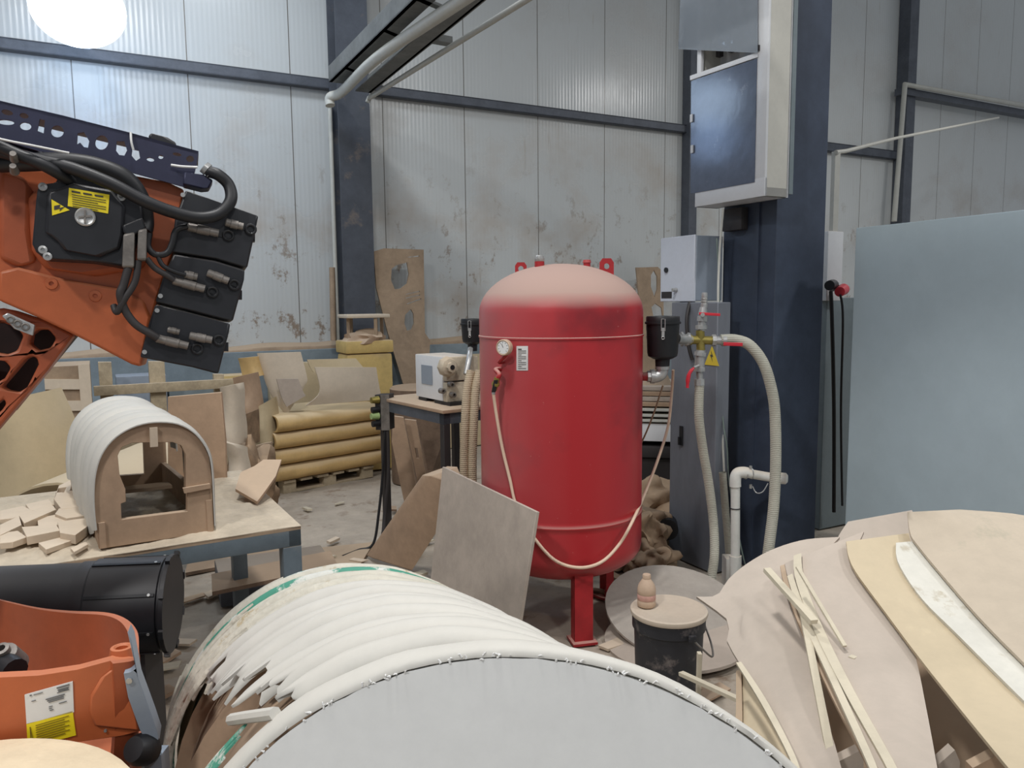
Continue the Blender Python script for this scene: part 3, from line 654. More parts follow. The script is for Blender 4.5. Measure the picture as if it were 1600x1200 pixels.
for q in (P1, P1+dRn*(Wd-sq), P0-dL.normalized()*sq, P0-dL.normalized()*sq+dRn*(Wd-sq)):
    MB().obb(q, dL.normalized()*sq, dRn*sq, Z*(zt2-.02)).build('leg', M['gap'], t, bevel=.003)
# control box with knobs on its left leg
q = at(587, 672, 5.02); d1 = at(607, 672, 4.98)-q
t = thing('control_box', q, 'narrow gray control box with knobs on the left leg of the small table', 'control box')
MB().obb(q, d1, V((.03, .08, 0)), Z*.235, .004).build('housing', M['gap'], t)
MB().obb(q+d1*.35+V((.01, -.012, 0)), d1*.66, V((0, .008, 0)), Z*.235).build('cover', M['grays'], t)
for (px, py), mt_, nm in (((586, 625), M['brass'], 'warm yellow knob'), ((587, 640), M['rubber'], None), ((586, 650), mat('green_button', (170, 196, 130), .5), 'green button'), ((588, 662), M['rubber'], None)):
    p = at(px, py, 5.0); MB().cyl(p+V((.02, .01, 0)), p-V((.022, .02, 0)), .026 if nm else .02, .02, 14).build('knob', mt_, t, label=nm)
MB().tube([at(602, 674, 4.98), at(598, 740, 4.98), at(592, 800, 4.95), at(583, 850, 4.9), fl(560, 862)+Z*.01, fl(535, 872)+Z*.01], .009, 8, 6).build('power_cable', M['rubber'], label='black cable trailing from the control box to the floor', cat='cable')
MB().tube([at(606, 674, 4.97), at(607, 740, 4.97), at(601, 800, 4.95), at(598, 835, 4.9), fl(590, 860)+Z*.01], .011, 8, 6).build('power_cable', M['gap'], label='gray cable taped along the left table leg', cat='cable')

# white machine
q = P1+dL*.62+dRn*.08; q.z = zt2; e1 = -dL.normalized(); 
d = 4.72
bl = at(650, 618, 4.95); bl.z = zt2+.02
br = at(692, 628, 4.66); br.z = zt2+.02
e1 = (br-bl); e2 = V((-e1.y, e1.x, 0)).normalized()*.22; e2 = e2 if e2.x > 0 else -e2
t = thing('vacuum_pump', V((bl.x, bl.y, zt2)), 'white boxy machine with dusty pump head on the small table', 'machine')
hm = at(650, 553, 4.95).z-bl.z
MB().obb(bl, e1, e2, Z*hm, .008).build('housing', M['mach'], t)
MB().obb(bl+e1*.25+Z*.09-e2*.01, e1*.4, e2*-.01, Z*.12).build('vent_plate', M['encs'], t)
fr_ = br+e1.normalized()*.004
MB().obb(fr_+Z*.0, e1.normalized()*.05, e2*1.02, Z*.118, .006).build('motor_base', M['machb'], t)
MB().obb(fr_+Z*.128, e1.normalized()*.05, e2*1.02, Z*(hm-.13), .006).build('pump_body', M['machb'], t)
c = at(706, 574, 4.55); n3 = e1.normalized()
MB().lathe(c+n3*-.07, n3, [(0, 0), (.062, 0), (.062, .03), (.05, .045), (.03, .05), (.03, .075), (.016, .078), (.016, .05), (0, .05)], 8).build('pump_head', M['machb'], t)
MB().cyl(c+n3*.003, c+n3*.010, .015, seg=14).build('port', M['rubber'], t)
for px, py in ((692, 611), (709, 617), (706, 601)):
    c = at(px, py, 4.60); MB().lathe(c, n3, [(0, -.03), (.017, -.03), (.017, .006), (.009, .008), (.009, -.005), (0, -.005)], 14).build('knob', M['grays'], t)
MB().obb(bl+e1*.1-Z*.02, e1*.3, e2*.8, Z*.02).obb(bl+e1*.7-Z*.02, e1*.55, e2*.8, Z*.02).build('foot', M['rubber'], t)
MB().tube([at(728, 585, 4.6), at(733, 560, 4.65), at(735, 545, 4.72)], .017, 12, 4).build('outlet', M['steel'], t)
# beige hoses by the tank's left side
for i, (x0, rr, lb) in enumerate(((727, .026, 'thick beige hose hanging left of the red tank, outer one'), (740, .026, 'thick beige hose hanging left of the red tank, the one touching it'))):
    MB().tube([at(x0+9, 580, 4.50), at(x0+3, 610, 4.46), at(x0, 660, 4.42), at(x0-2, 720, 4.42), at(x0-1, 790, 4.42), at(x0+3, 860, 4.42), fl(x0+12, 905)+Z*.03], rr, 12, 6).build('beige_hose', M['hoseb'], label=lb, cat='hose')

# ------------------------------------------------------------------ pail with bottle
t = thing('pail', V((0, 0, 0)), 'black plastic pail with a dust-coated lid in front of the blue column', 'pail')
pc = fl(1045, 985, .44)
pc = V((pc.x, pc.y, 0)); rp = .147
zp = .44
PC = at(1045, 952, 2.95); PC = V((PC.x, PC.y, 0)); zp = at(1045, 952, 2.95).z
t.location = PC; WM[t.name] = Matrix.Translation(PC)
MB().lathe(PC, Z, [(0, 0), (rp*.86, 0), (rp*.93, zp-.07), (rp*.98, zp-.068), (rp*.985, zp-.02), (rp*.97, zp-.004), (0, zp-.004)], 48).build('body', M['pail'], t)
MB().lathe(PC+Z*(zp-.004), Z, [(rp*.5, -.002), (rp*1.02, -.012), (rp*1.04, -.004), (rp*1.03, .006), (rp*.97, .009), (rp*.9, .005), (0, .007)], 48).build('lid', M['lidm'], t)
m = MB(); m.tube([PC+V((.06, -rp*.93, zp-.06)), PC+V((.10, -rp*.95, zp-.10)), PC+V((.15, -rp*.7, zp-.15)), PC+V((.165, -.02, zp-.13)), PC+V((.15, .05, zp-.07))], .004, 8, 6)
m.build('handle', M['grays'], t)
MB().obb(PC+V((.045, -rp*.97, zp-.07)), V((.03, .004, 0)), V((0, -.012, 0)), Z*.025, .003).build('handle_lug', M['pail'], t)
bc = fl(1010, 946, zp+.006)
t = thing('bottle', bc, 'dusty little bottle with a label standing on the pail lid', 'bottle')
MB().lathe(bc, Z, [(0, 0), (.034, 0), (.037, .004), (.037, .022), (.0355, .026), (.0355, .052), (.037, .056), (.0365, .07), (.032, .088), (.019, .108), (.0155, .113), (0, .113)], 28).build('body', M['bottle'], t)
MB().lathe(bc, Z, [(.0, .111), (.0165, .112), (.017, .126), (.015, .130), (0, .130)], 20).build('cap', M['bottle'], t)
MB().lathe(bc, Z, [(.0362, .028), (.0368, .029), (.0368, .049), (.0362, .050)], 28, cap=False).build('label_band', mat('faded_label', (206, 160, 146), .7, var=.08, vscale=30), t)

# ------------------------------------------------------------------ round boards on the floor near the pail
def disc(c, r, nrm, th, mt_, lb, a0=0, a1=360):
    u, v = orth(V(nrm)); n = 40; p = [V(c)+(u*math.cos(math.radians(a0+(a1-a0)*k/n))+v*math.sin(math.radians(a0+(a1-a0)*k/n)))*r for k in range(n if a1-a0 >= 360 else n+1)]
    return MB().prism(p, V(nrm).normalized()*th).build('round_board', mt_, label=lb, cat='board')
disc(V((.78, 3.50, .02)), .35, (-.08, -.02, 1), .014, M['ply'], 'round board lying on the floor left of the pail, lowest one')
disc(V((.80, 3.66, .085)), .35, (.05, -.32, 1), .012, mat('gray_round_board', (168, 160, 150), .8, var=.06), 'tilted gray round board propped on the floor behind the red tank leg')
disc(V((1.13, 3.72, .03)), .34, (-.12, -.03, 1), .014, mat('pale_round_board', (178, 170, 158), .8, var=.04), 'pale round board on the floor behind the pail, upper one')
disc(V((1.06, 3.80, .008)), .36, (0, 0, 1), .012, M['ply'], 'round board flat on the floor behind the pail, lower one')
MB().prism([fl(1000, 985), fl(935, 1012), fl(950, 1018), fl(1010, 998)], (0, 0, .012)).build('offcut_strip', M['scrap'], label='pale pointed strip on the floor beside the red tank leg', cat='offcut')
# ================================================================== WORKBENCH ON THE LEFT
ZB = .77
bf0 = fl(0, 895, ZB); bf1 = fl(470, 822, ZB); bdir = (bf1-bf0).normalized(); bback = V((-bdir.y, bdir.x, 0))
bf0 = bf1-bdir*2.0; BD = 1.15
t = thing('workbench', bf1+bback*BD/2-bdir*1.0+Z*(-ZB), 'gray-blue steel workbench covered in sawdust at the left', 'workbench')
MB().obb(bf0+Z*(-.075)+Z*0, bdir*2.0, bback*.05, Z*.065, .004).build('rail', M['bench'], t)
MB().obb(bf0+Z*(-.075)+bback*(BD-.05), bdir*2.0, bback*.05, Z*.065, .004).build('rail', M['bench'], t)
MB().obb(bf1-bdir*.05+Z*-.075, bdir*.05, bback*BD, Z*.065, .004).build('rail', M['bench'], t)
for q in (bf1-bdir*.07, bf1-bdir*.07+bback*(BD-.07), bf0+bdir*.05, bf0+bdir*.05+bback*(BD-.07)):
    MB().obb(V((q.x, q.y, 0)), bdir*.07, bback*.07, Z*(ZB-.075), .004).build('leg', M['bench'], t)
MB().obb(bf0+Z*-.012, bdir*2.0, bback*BD, Z*.012).build('benchtop', M['mdfd'], t)
rows = []
for i in range(150):
    r = []
    for j in range(76):
        p = bf0+bdir*(2.0*i/149)+bback*(BD*j/75); e = min(j/8, (75-j)/8, i/8, (149-i)/8, 1)
        p = p+Z*(.003+(.012+.022*noise.noise(p*3.1)+.012*noise.noise(p*13)+.006*noise.noise(p*40))*e); r.append(V((p.x, p.y, max(p.z, bf0.z+.003)))+ (bback*(.012*noise.noise(p*5)) if j == 0 else V()))
    rows.append(r)
tag(MB().grid(rows, lambda i, j, p: V((0, 0, -(p.z-bf0.z-.0005)))).build('sawdust', M['sand']), 'pale sawdust layer spread over the workbench', 'sawdust', kind='stuff')
ZS = ZB+.015
# lower shelf things under the bench
MB().obb(fl(345, 950, 0), V((.55, .25, 0)), V((-.15, .32, 0)), Z*.16, .01).build('metal_crate', M['girt'], label='dark crate on the floor under the right end of the workbench', cat='crate')
MB().prism([fl(290, 900), fl(440, 872), fl(420, 835), fl(300, 850)], Z*.02).build('floor_sheet', M['dark'], label='brown sheet lying on the floor under the workbench, nearer the open side', cat='sheet')
MB().prism([fl(470, 862), fl(585, 850), fl(560, 890), fl(480, 905)], Z*.015).build('floor_sheet', M['mdfd'], label='brown sheet lying on the floor between the workbench and the slanted board', cat='sheet')
MB().obb(fl(330, 900, .3)-Z*.1, V((.55, .3, .02)), V((-.1, .25, 0)), Z*.02).build('shelf_board', M['dark'], label='brown board lying low beneath the workbench', cat='board')

# ------------------------------------------------------------------ arched former on the bench
q0, q1 = fl(155, 858, ZS), fl(335, 832, ZS); fdir = (q1-q0).normalized(); fax = V((-fdir.y, fdir.x, 0)); fax = (fax*.96-fdir*.10).normalized()
FP = Plane(q0, fax)
t = thing('arched_form', (q0+q1)/2, 'brown arched former with white ribbed back on the sawdust-covered workbench', 'form')
outer = [(155, 858), (148, 810), (146, 770), (149, 737), (158, 710), (174, 688), (196, 672), (222, 662), (250, 659), (277, 662), (299, 673), (316, 691), (327, 714), (331, 745), (333, 790), (335, 831)]
hole = [(190, 812), (189, 787), (197, 784), (196, 764), (187, 742), (184, 712), (190, 699), (206, 692), (270, 691), (283, 696), (290, 710), (290, 764), (293, 768), (293, 799)]
def fp2(pts, off=0): return [FP(x, y)+fax*off for x, y in pts]
MB().prism(fp2(outer), fax*.03, [fp2(hole)]).build('front_rib', M['mdf'], t, bevel=.0015)
hole2 = [(188, 815), (190, 720), (205, 700), (275, 700), (288, 715), (291, 805)]
MB().prism(fp2(outer, .84), fax*.025, [fp2(hole2, .84)]).build('rear_rib', M['mdf'], t)
# overlapping band pieces and block on the front rib
MB().prism(fp2([(285, 762), (327, 755), (328, 762), (287, 770)], -.012), fax*.012).build('cleat', M['mdf'], t)
MB().prism(fp2([(233, 668), (245, 667), (246, 697), (234, 698)], -.012), fax*.012).build('top_block', M['scrap'], t, label='pale block at the crown of the arch')
MB().obb(FP(156, 857)-fax*.006, fax*.84, fdir*.02, Z*.09).build('side_board', M['mdf'], t); MB().obb(FP(333, 830)-fax*.006-fdir*.02, fax*.84, fdir*.02, Z*.12).build('side_board', M['mdf'], t)
MB().obb(FP(200, 800)+fax*.3, fdir*.2, fax*.08, Z*.012).build('cross_board', M['mdfd'], t)
ol = smooth_path([V((x, 0, y)) for x, y in outer], 3); ol = [(p.x, p.z) for p in ol]
cxm = sum(p[0] for p in outer)/len(outer); cen = FP(240, 760)
nb_ = 7; off = -.012
for k in range(nb_):
    wd = .865/nb_; a0 = off+k*wd; a1 = a0+wd*.985
    k0 = random.choice((0, 1, 2, 3)); k1 = len(ol)-random.choice((6, 9, 4, 12)) if k else len(ol)-1
    rows = []
    for x, y in ol[k0:k1]:
        p = FP(x, y); r = (p-cen).normalized(); th = .010+.003*math.sin(k*2.4)
        rows.append([p+r*.002+fax*a0, p+r*(th)+fax*(a0+wd*.15), p+r*(th+.004)+fax*(a0+wd*.5), p+r*th+fax*(a0+wd*.85), p+r*.002+fax*a1])
    MB().grid(rows, lambda i, j, p: (cen+fax*(p-cen).dot(fax)-p).normalized()*.004).build('slat', M['slat'], t, ang=60)
MB().tube([FP(192, 700)+fax*.4, FP(205, 712)+fax*.35, FP(222, 714)+fax*.35, FP(238, 705)+fax*.38, FP(246, 692)+fax*.4], .006, 8, 5).build('hanging_cord', M['rubber'], t)
# board standing behind the form
o3 = at(262, 620, 3.45)
pb = Plane(at(300, 700, 3.62), V((-.1, 1, .05)))
MB().prism([pb(262, 620), pb(345, 613), pb(352, 690), pb(354, 790), pb(262, 790)], V((0, .02, 0))).build('upright_board', M['mdf'], label='upright brown board behind the arched former', cat='board', bevel=.002)
# flared sheet lying at the right rear of the bench
fpq = Plane(fl(400, 788, ZS), V((.10, -.30, .94)))
MB().prism([fpq(x, y) for x, y in [(368, 768), (376, 742), (398, 732), (412, 722), (440, 722), (431, 748), (414, 772), (402, 788)]], Z*.012).build('flared_board', M['mdf'], label='kinked brown board piece at the back right corner of the workbench', cat='offcut')

# offcuts on the bench: (outline in the picture, thickness, label)
cuts = [
 ([(108, 752), (134, 753), (139, 765), (137, 793), (96, 797), (85, 782), (92, 760)], .035, 'rounded offcut with two square openings left of the arched former', [[(112, 760), (128, 760), (126, 768), (109, 768)], [(92, 764), (104, 762), (100, 771), (87, 771)]]),
 ([(92, 797), (144, 790), (146, 806), (104, 812), (86, 805)], .030, 'pale brick-like offcut against the left side of the arched former', []),
 ([(30, 808), (80, 788), (88, 798), (38, 820)], .028, 'long pale bar of board lying slanted among the offcuts', []),
 ([(0, 822), (30, 808), (34, 822), (0, 838)], .028, 'pale bar offcut at the left edge of the picture', []),
 ([(58, 812), (88, 806), (104, 816), (82, 826), (60, 824)], .020, 'small flat wedge offcut in the middle of the scatter', []),
 ([(90, 818), (136, 812), (142, 822), (118, 840), (94, 836)], .034, 'large blocky offcut with a step, nearest the former foot', []),
 ([(34, 826), (88, 822), (94, 832), (42, 842)], .030, 'thick rectangular offcut in the front of the scatter', []),
 ([(0, 836), (28, 832), (42, 842), (20, 850), (0, 852)], .022, 'squared offcut at the front left of the scatter', []),
 ([(60, 850), (108, 838), (124, 842), (72, 860)], .018, 'thin pale slat offcut lying nearest the bench front', []),
 ([(110, 858), (134, 848), (138, 852), (116, 864)], .012, 'thin splinter of board by the foot of the arched former', []),
 ([(84, 780), (96, 770), (104, 782), (92, 792)], .026, 'small cube-like offcut under the rounded piece', []),
 ([(0, 800), (36, 792), (52, 800), (20, 812), (0, 814)], .016, 'curved brown offcut lying flat at the far left of the bench', []),
 ([(40, 790), (76, 782), (84, 790), (48, 800)], .014, 'flat pale offcut between the yellow sheet and the slanted bar', []),
]
for i, (poly, th, lb, hl) in enumerate(cuts):
    zz = ZS+.002*(i % 4)
    tl = V((random.uniform(-.05, .05), random.uniform(-.06, .06), 0))
    f_ = lambda x, y: (lambda p: V((p.x, p.y, zz+.006+(p-fl(60, 820, zz)).dot(tl)*.12)))(fl(x, y, zz+th))
    MB().prism([f_(x, y) for x, y in poly], Z*th, [[f_(x, y) for x, y in h] for h in hl]).build('offcut', M['scrap'], label=lb, cat='offcut', group='offcuts on the workbench', bevel=.0015)

# ------------------------------------------------------------------ curved yellow sheets behind the bench
def ruled(A, B, fa, fb, n=16, m=12, sag=0.0):
    """surface between two picture outlines standing at their own distances"""
    def dens(P):
        P = [V((x, 0, y)) for x, y in P]
        return smooth_path(P, n) if len(P) > 2 else [P[0].lerp(P[1], k/n) for k in range(n+1)]
    A = dens(A); B = dens(B)
    rows = []
    for i in range(n+1):
        pa = A[int(i/n*(len(A)-1))]; pb_ = B[int(i/n*(len(B)-1))]; a = fa(pa.x, pa.z); b = fb(pb_.x, pb_.z)
        rows.append([a.lerp(b, j/m)+(CAM-a.lerp(b, j/m)).normalized()*sag*math.sin(PI*j/m) for j in range(m+1)])
    return rows
R1 = ruled([(-60, 640), (-60, 700), (-60, 800)], [(93, 606), (120, 670), (143, 752)], lambda x, y: at(x, y, 4.3), lambda x, y: at(x, y, 4.5), sag=.28)
MB().grid(R1, V((0, .02, 0))).build('curved_sheet', M['yelp'], label='big bulging pale yellow sheet standing behind the bench at the left', cat='sheet', ang=60)
ax0 = at(60, 775, 3.7)
rows = []
for k in range(15):
    a = PI*k/14; rows.append([at(92, 800, 3.75)+V((-.30*math.cos(a)*1.0, 0, .21*math.sin(a)-.06))+V((.10, .9, .05))*j/4 for j in range(5)])
MB().grid(rows, lambda i, j, p: V((0, 0, -.012))).build('curved_sheet', M['yelp'], label='low arched pale sheet behind the offcuts on the bench', cat='sheet', ang=60)
# beige crate behind them
q = at(82, 700, 5.3)
t = thing('crate', V((q.x, q.y, 0)), 'tall beige slatted crate standing behind the curved yellow sheet', 'crate')
tz = at(110, 572, 5.3).z; cp = Plane(at(110, 650, 5.3), N)
L_, R_ = cp(70, 600), cp(142, 600)
MB().prism([V((L_.x, L_.y, .01)), V((R_.x, R_.y, .01)), V((R_.x, R_.y, tz)), V((L_.x, L_.y, tz))], N*.5).build('body', M['mdfd'], t)
for z_ in (.1, .3, .5, .7, .9, 1.05):
    MB().obb(V((L_.x, L_.y, z_))-N*.02, (R_-L_)*.86, N*.02, Z*.07).build('slat', M['foam'], t)
MB().obb(V((R_.x, R_.y, .01))-W*.07-N*.025, W*.07, N*.025, Z*tz).build('corner_post', M['foam'], t)
# wooden trestle / upright pallet against the wall
t = thing('upright_pallet', V((at(270, 600, 6.3).x, at(270, 600, 6.3).y, 0)), 'upright dusty timber frame standing before the blue wall base', 'pallet')
pp = Plane(at(270, 600, 6.2), N)
def bar(nm, x0, y0, x1, y1, z0=None, th=.06, mt_=M['pallet']):
    a, b = pp(x0, y0), pp(x1, y1); return a, b
for x0, x1, y0 in ((153, 174, 566), (232, 257, 565), (334, 350, 585)):
    a, b = pp(x0, y0), pp(x1, y0); MB().obb(V((a.x, a.y, .0)), b-a, N*.09, Z*a.z, .004).build('post', M['pallet'], t)
a, b = pp(146, 603), pp(388, 592); MB().obb(a-N*.05, V((b.x-a.x, b.y-a.y, 0)), N*.05, Z*-.075, .004).build('cross_rail', M['pallet'], t)
a, b = pp(146, 690), pp(388, 680); MB().obb(a-N*.05, V((b.x-a.x, b.y-a.y, 0)), N*.05, Z*-.09, .004).build('cross_rail', M['pallet'], t)
a = pp(268, 600); MB().obb(V((a.x, a.y, 0))+N*.30, W*.42, N*.3, Z*(a.z-.04), .01).build('metal_cabinet', M['gpan'], label='blue-gray metal box behind the upright timber frame', cat='box')
a = pp(182, 590)+N*.3; MB().obb(V((a.x, a.y, 0)), W*.38, N*.3, Z*(a.z-.02), .01).build('metal_cabinet', M['encs'], label='pale blue-gray metal box between the frame posts', cat='box')
a = pp(352, 594)+N*.45; MB().obb(V((a.x, a.y, 0)), W*.3, N*.2, Z*(a.z), .03).build('yellow_block', M['yeld'], label='dusty yellow block behind the right end of the timber frame', cat='block')

# ------------------------------------------------------------------ pallet with stacked yellow panels
g0 = fl(443, 772); g1 = fl(583, 745); pd = (g1-g0).normalized(); pdb = V((-pd.y, pd.x, 0)); PL = (g1-g0).length
t = thing('pallet', g0+pd*PL/2+pdb*.5, 'wooden pallet under the stack of folded yellow panels', 'pallet')
pw_ = 1.0
for k in range(3):
    MB().obb(g0+pdb*(k*.33)+Z*.0, pd*PL, pdb*.09, Z*.016).build('bottom_board', M['pallet'], t)
    for j in range(3): MB().obb(g0+pd*((PL-.12)*j/2)+pdb*(k*.33)+Z*.016, pd*.12, pdb*.09, Z*.075).build('block', M['pallet'], t)
for k in range(6): MB().obb(g0+pd*((PL-.11)*k/5)+Z*.091-pdb*.02, pd*.11, pdb*.76, Z*.022, .004).build('deck_board', M['pallet'], t)
z0 = .114; hgt = (at(430, 652, 6.25).z-z0)/4
for k in range(4):
    l0 = -.12+.05*random.random(); r0 = PL+.05+.05*random.random(); dd = -.05-.02*k
    prof = []
    for i in range(17):
        a = -PI/2+PI*i/16; prof.append((-.085*math.cos(a)**.8 if math.cos(a) > 1e-6 else 0, hgt/2*math.sin(a)))
    rows = []
    for i, (y, z) in enumerate([(.60, -hgt/2)]+prof+[(.60, hgt/2)]):
        rows.append([g0+pd*(l0+(r0-l0)*j/10)+pdb*(y+dd+.07+.012*noise.noise(V((j*.7, k*3, i*.2))))+Z*(z0+hgt*(k+.5)+z*.97) for j in range(11)])
    cz = z0+hgt*(k+.5)
    MB().grid(rows, lambda i, j, p: (g0+pdb*.5+pd*((p-g0).dot(pd)) + Z*(cz-g0.z) - p).normalized()*.03 if 0 < i < 18 else Z*(.03 if i == 0 else -.03)).build('folded_sheet', M['yel'],
        label='%s folded yellow panel in the stack on the pallet' % ('lowest', 'second lowest', 'second highest', 'topmost')[k], cat='panel', group='folded yellow panels on the pallet', ang=50)
# curved cut-out sheets on top of the stack
zt_ = z0+hgt*4
def topsheet(polyA, dA, polyB, dB, lb, mt_, sag=.0, th=.02):
    R = ruled(polyA, polyB, lambda x, y: at(x, y, dA), lambda x, y: at(x, y, dB), n=10, m=6, sag=sag)
    return MB().grid(R, N*th).build('curved_sheet', mt_, label=lb, cat='sheet', ang=60)
topsheet([(402, 552), (420, 610), (448, 650)], 6.55, [(470, 550), (480, 590), (478, 600)], 6.6, 'tallest cream sheet leaning on the left of the yellow stack', M['foam'], .04)
topsheet([(432, 592), (440, 620), (448, 636)], 6.42, [(466, 592), (474, 612), (478, 618)], 6.42, 'small pale leaf of foam in front of the tallest cream sheet', M['ply'], 0)
topsheet([(492, 574), (500, 612), (478, 634)], 6.55, [(588, 574), (592, 600), (597, 624)], 6.9, 'wide cream sheet draped over the right of the yellow stack', M['foam'], .05)
topsheet([(480, 562), (484, 572), (490, 582)], 7.0, [(556, 560), (566, 572), (575, 582)], 7.2, 'yellowish sheet edge at the back of the stack', M['yelp'], .02)
# dusty yellow offcuts piled left of the stack
junk = [((372, 560), (412, 556), (420, 585), (380, 592), 6.5, 'yel', 'yellow folded sheet at the top of the heap left of the stack'),
 ((365, 590), (400, 582), (412, 640), (372, 650), 6.2, 'mdf', 'brown cut-out board hanging in the heap left of the stack'),
 ((345, 605), (378, 598), (385, 690), (350, 700), 5.6, 'foam', 'cream curved strip standing right of the upright brown board'),
 ((395, 640), (430, 620), (436, 690), (400, 700), 6.3, 'yelp', 'yellowish crumpled piece before the end of the yellow stack'),
 ((352, 690), (384, 700), (392, 740), (356, 738), 5.4, 'foam', 'cream slab low down behind the bench corner'),
 ((385, 700), (425, 690), (430, 735), (390, 745), 5.9, 'mdfd', 'brown offcut at the bottom of the heap left of the stack'),
 ((375, 650), (402, 640), (406, 690), (380, 700), 6.0, 'sack', 'dark brown scrap wedged in the heap left of the stack')]
for i, (a, b, c, d_, dep, mt_, lb) in enumerate(junk):
    R = ruled([a, d_], [b, c], lambda x, y: at(x, y, dep), lambda x, y: at(x, y, dep+.12), n=8, m=6, sag=.10)
    for r_i, r in enumerate(R):
        for p in r: p += V((0, 1, 0))*.06*noise.noise(p*5+V((i, 0, 0)))
    MB().grid(R, V((.0, .04, 0))).build('board_scrap', M[mt_], label=lb, cat='offcut', group='heap left of the yellow stack', ang=60)
hp = V((at(388, 700, 5.7).x, 5.7, 0))
mm = MB().blob(hp+Z*.20, (.19, .22, .36), 3, 4, .5, 0, 2.2); 
mm.build('scrap_heap', M['sack'], kind='stuff', label='heap of dusty scrap sheets left of the yellow stack', cat='heap')

# ------------------------------------------------------------------ yellow drum by the far column
dc = at(570, 560, 7.42); zc = at(570, 531, 7.42).z; rd = .24
t = thing('yellow_drum', V((dc.x, dc.y, 0)), 'tall dusty yellow square drum with a brown lid beside the far column', 'drum')
c = V((dc.x, dc.y, 0)); rz_ = AZ
MB().box(c+Z*(zc/2-.06), (.46, .34, zc-.12), rz_, .05).build('body', M['yeld'], t)
MB().box(c+Z*(zc-.06), (.47, .35, .12), rz_, .02).build('rim', M['yeld'], t)
MB().blob(c+Z*(zc+.0), (.2, .19, .10), 5, 3, .3).build('contents', M['mdf'], t)
for dx, dy in ((-.13, -.1), (.13, -.1), (.15, .12), (-.15, .12)):
    MB().obb(c+V((dx-.015, dy, zc-.01)), V((.03, 0, 0)), V((0, .03, 0)), Z*.22).build('post', M['mdfd'], t)
MB().box(c+Z*(zc+.23), (.42, .34, .035), rz_, .012).build('lid', M['foam'], t)

# ------------------------------------------------------------------ tall cut-out boards against the wall
def cutboard(outline, holes, base_d, top_off, lb, mt_=M['mdfd'], foot=None):
    # board leaning back on the wall: plane through the foot line and a higher line nearer the wall
    P_ = Plane(at(*base_d), (N*.97-Z*.06).normalized())
    MB().prism([P_(x, y) for x, y in outline], N*.02, [[P_(x, y) for x, y in h] for h in holes]).build('cutout_board', mt_, label=lb, cat='board')
def oval(cx, cy, rx, ry, tilt=0, n=20):
    return [(cx+rx*math.cos(a)*math.cos(tilt)-ry*math.sin(a)*math.sin(tilt), cy+rx*math.cos(a)*math.sin(tilt)+ry*math.sin(a)*math.cos(tilt)) for a in [2*PI*k/n for k in range(n)]]
def slit(x0, y0, x1, y1, w=1.6): return [(x0, y0-w*.3), (x1, y1-w/2), (x1, y1+w/2), (x0, y0+w*.3)]
cutboard([(584, 393), (600, 388), (662, 390), (664, 520), (672, 532), (664, 760), (650, 760), (630, 600), (606, 520), (588, 450)],
  [[(612, 420), (620, 414), (636, 410), (639, 428), (636, 443), (626, 451), (617, 452), (611, 438)], [(633, 492), (642, 483), (646, 490), (647, 505), (643, 515), (636, 517), (632, 505)],
   slit(634, 460, 656, 455), slit(634, 466, 656, 461), slit(636, 475, 658, 467, 2.2), slit(637, 402, 655, 400)],
  (625, 700, 7.95), 0, 'tall brown board with leaf-shaped cut-outs leaning on the wall right of the far column')
cutboard([(994, 418), (1028, 417), (1036, 425), (1038, 560), (1035, 760), (1010, 760), (1003, 600), (1000, 480)],
  [[(1022, 422), (1027, 432), (1027, 452), (1023, 465), (1017, 448), (1017, 430)], [(1018, 480), (1024, 474), (1034, 481), (1036, 498), (1022, 500)]],
  (1010, 700, 9.45), 0, 'tall brown board with cut-outs seen between the red tank and the electric box')
cutboard([(640, 700), (630, 640), (640, 610), (672, 612), (700, 760), (680, 770), (660, 700)], [], (660, 700, 7.6), 0, 'second brown board leaning behind the small table', M['mdf'])
# cut-out strips under the small table
def strip(pts, d_, mt_, lb, holes=()):
    P_ = Plane(at(pts[0][0], pts[0][1], d_), V((-.1, 1, -.12)))
    MB().prism([P_(*p) for p in pts], V((0, .03, 0)), [[P_(*p) for p in h] for h in holes]).build('cutout_board', mt_, label=lb, cat='board', bevel=.002)
strip([(614, 650), (630, 652), (640, 700), (652, 770), (660, 825), (640, 825), (622, 740), (612, 690)], 5.6, M['mdf'], 'left brown strip standing under the small table')
strip([(632, 655), (650, 657), (660, 710), (672, 790), (660, 792), (648, 730)], 5.75, M['mdf'], 'right brown strip with square notches under the small table', [[(648, 700), (652, 700), (655, 716), (651, 716)]])
q = at(676, 700, 5.9)
MB().prism([at(658, 680, 6.1), at(690, 668, 6.1), at(688, 700, 6.1), at(676, 735, 6.1), at(668, 735, 6.1)], V((.05, .1, 0))).build('tapered_block', M['dark'], label='dark tapered block hanging back under the small table', cat='offcut')
MB().lathe(V((at(655, 640, 6.9).x, 6.9, 0)), Z, [(0, 0), (.26, 0), (.26, at(655, 606, 6.9).z), (.24, at(655, 603, 6.9).z), (0, at(655, 603, 6.9).z)], 32).build('barrel', M['dark'], label='brown barrel standing behind the small table', cat='barrel')
# yellow sheet on the ledge behind the machine
a, b = wl(684, 560, .29), wl(760, 556, .29); MB().obb(V((a.x, a.y, .0)), V((b.x-a.x, b.y-a.y, 0)), N*.12, Z*1.03, .01).build('standing_sheet', M['yelp'], label='yellow sheet standing along the wall behind the white machine', cat='sheet')
a, b = wl(420, 570, .29), wl(512, 560, .29); MB().obb(V((a.x, a.y, .0)), V((b.x-a.x, b.y-a.y, 0)), N*.12, Z*1.03, .01).build('standing_sheet', M['yelp'], label='yellow sheet standing along the wall left of the yellow drum', cat='sheet')

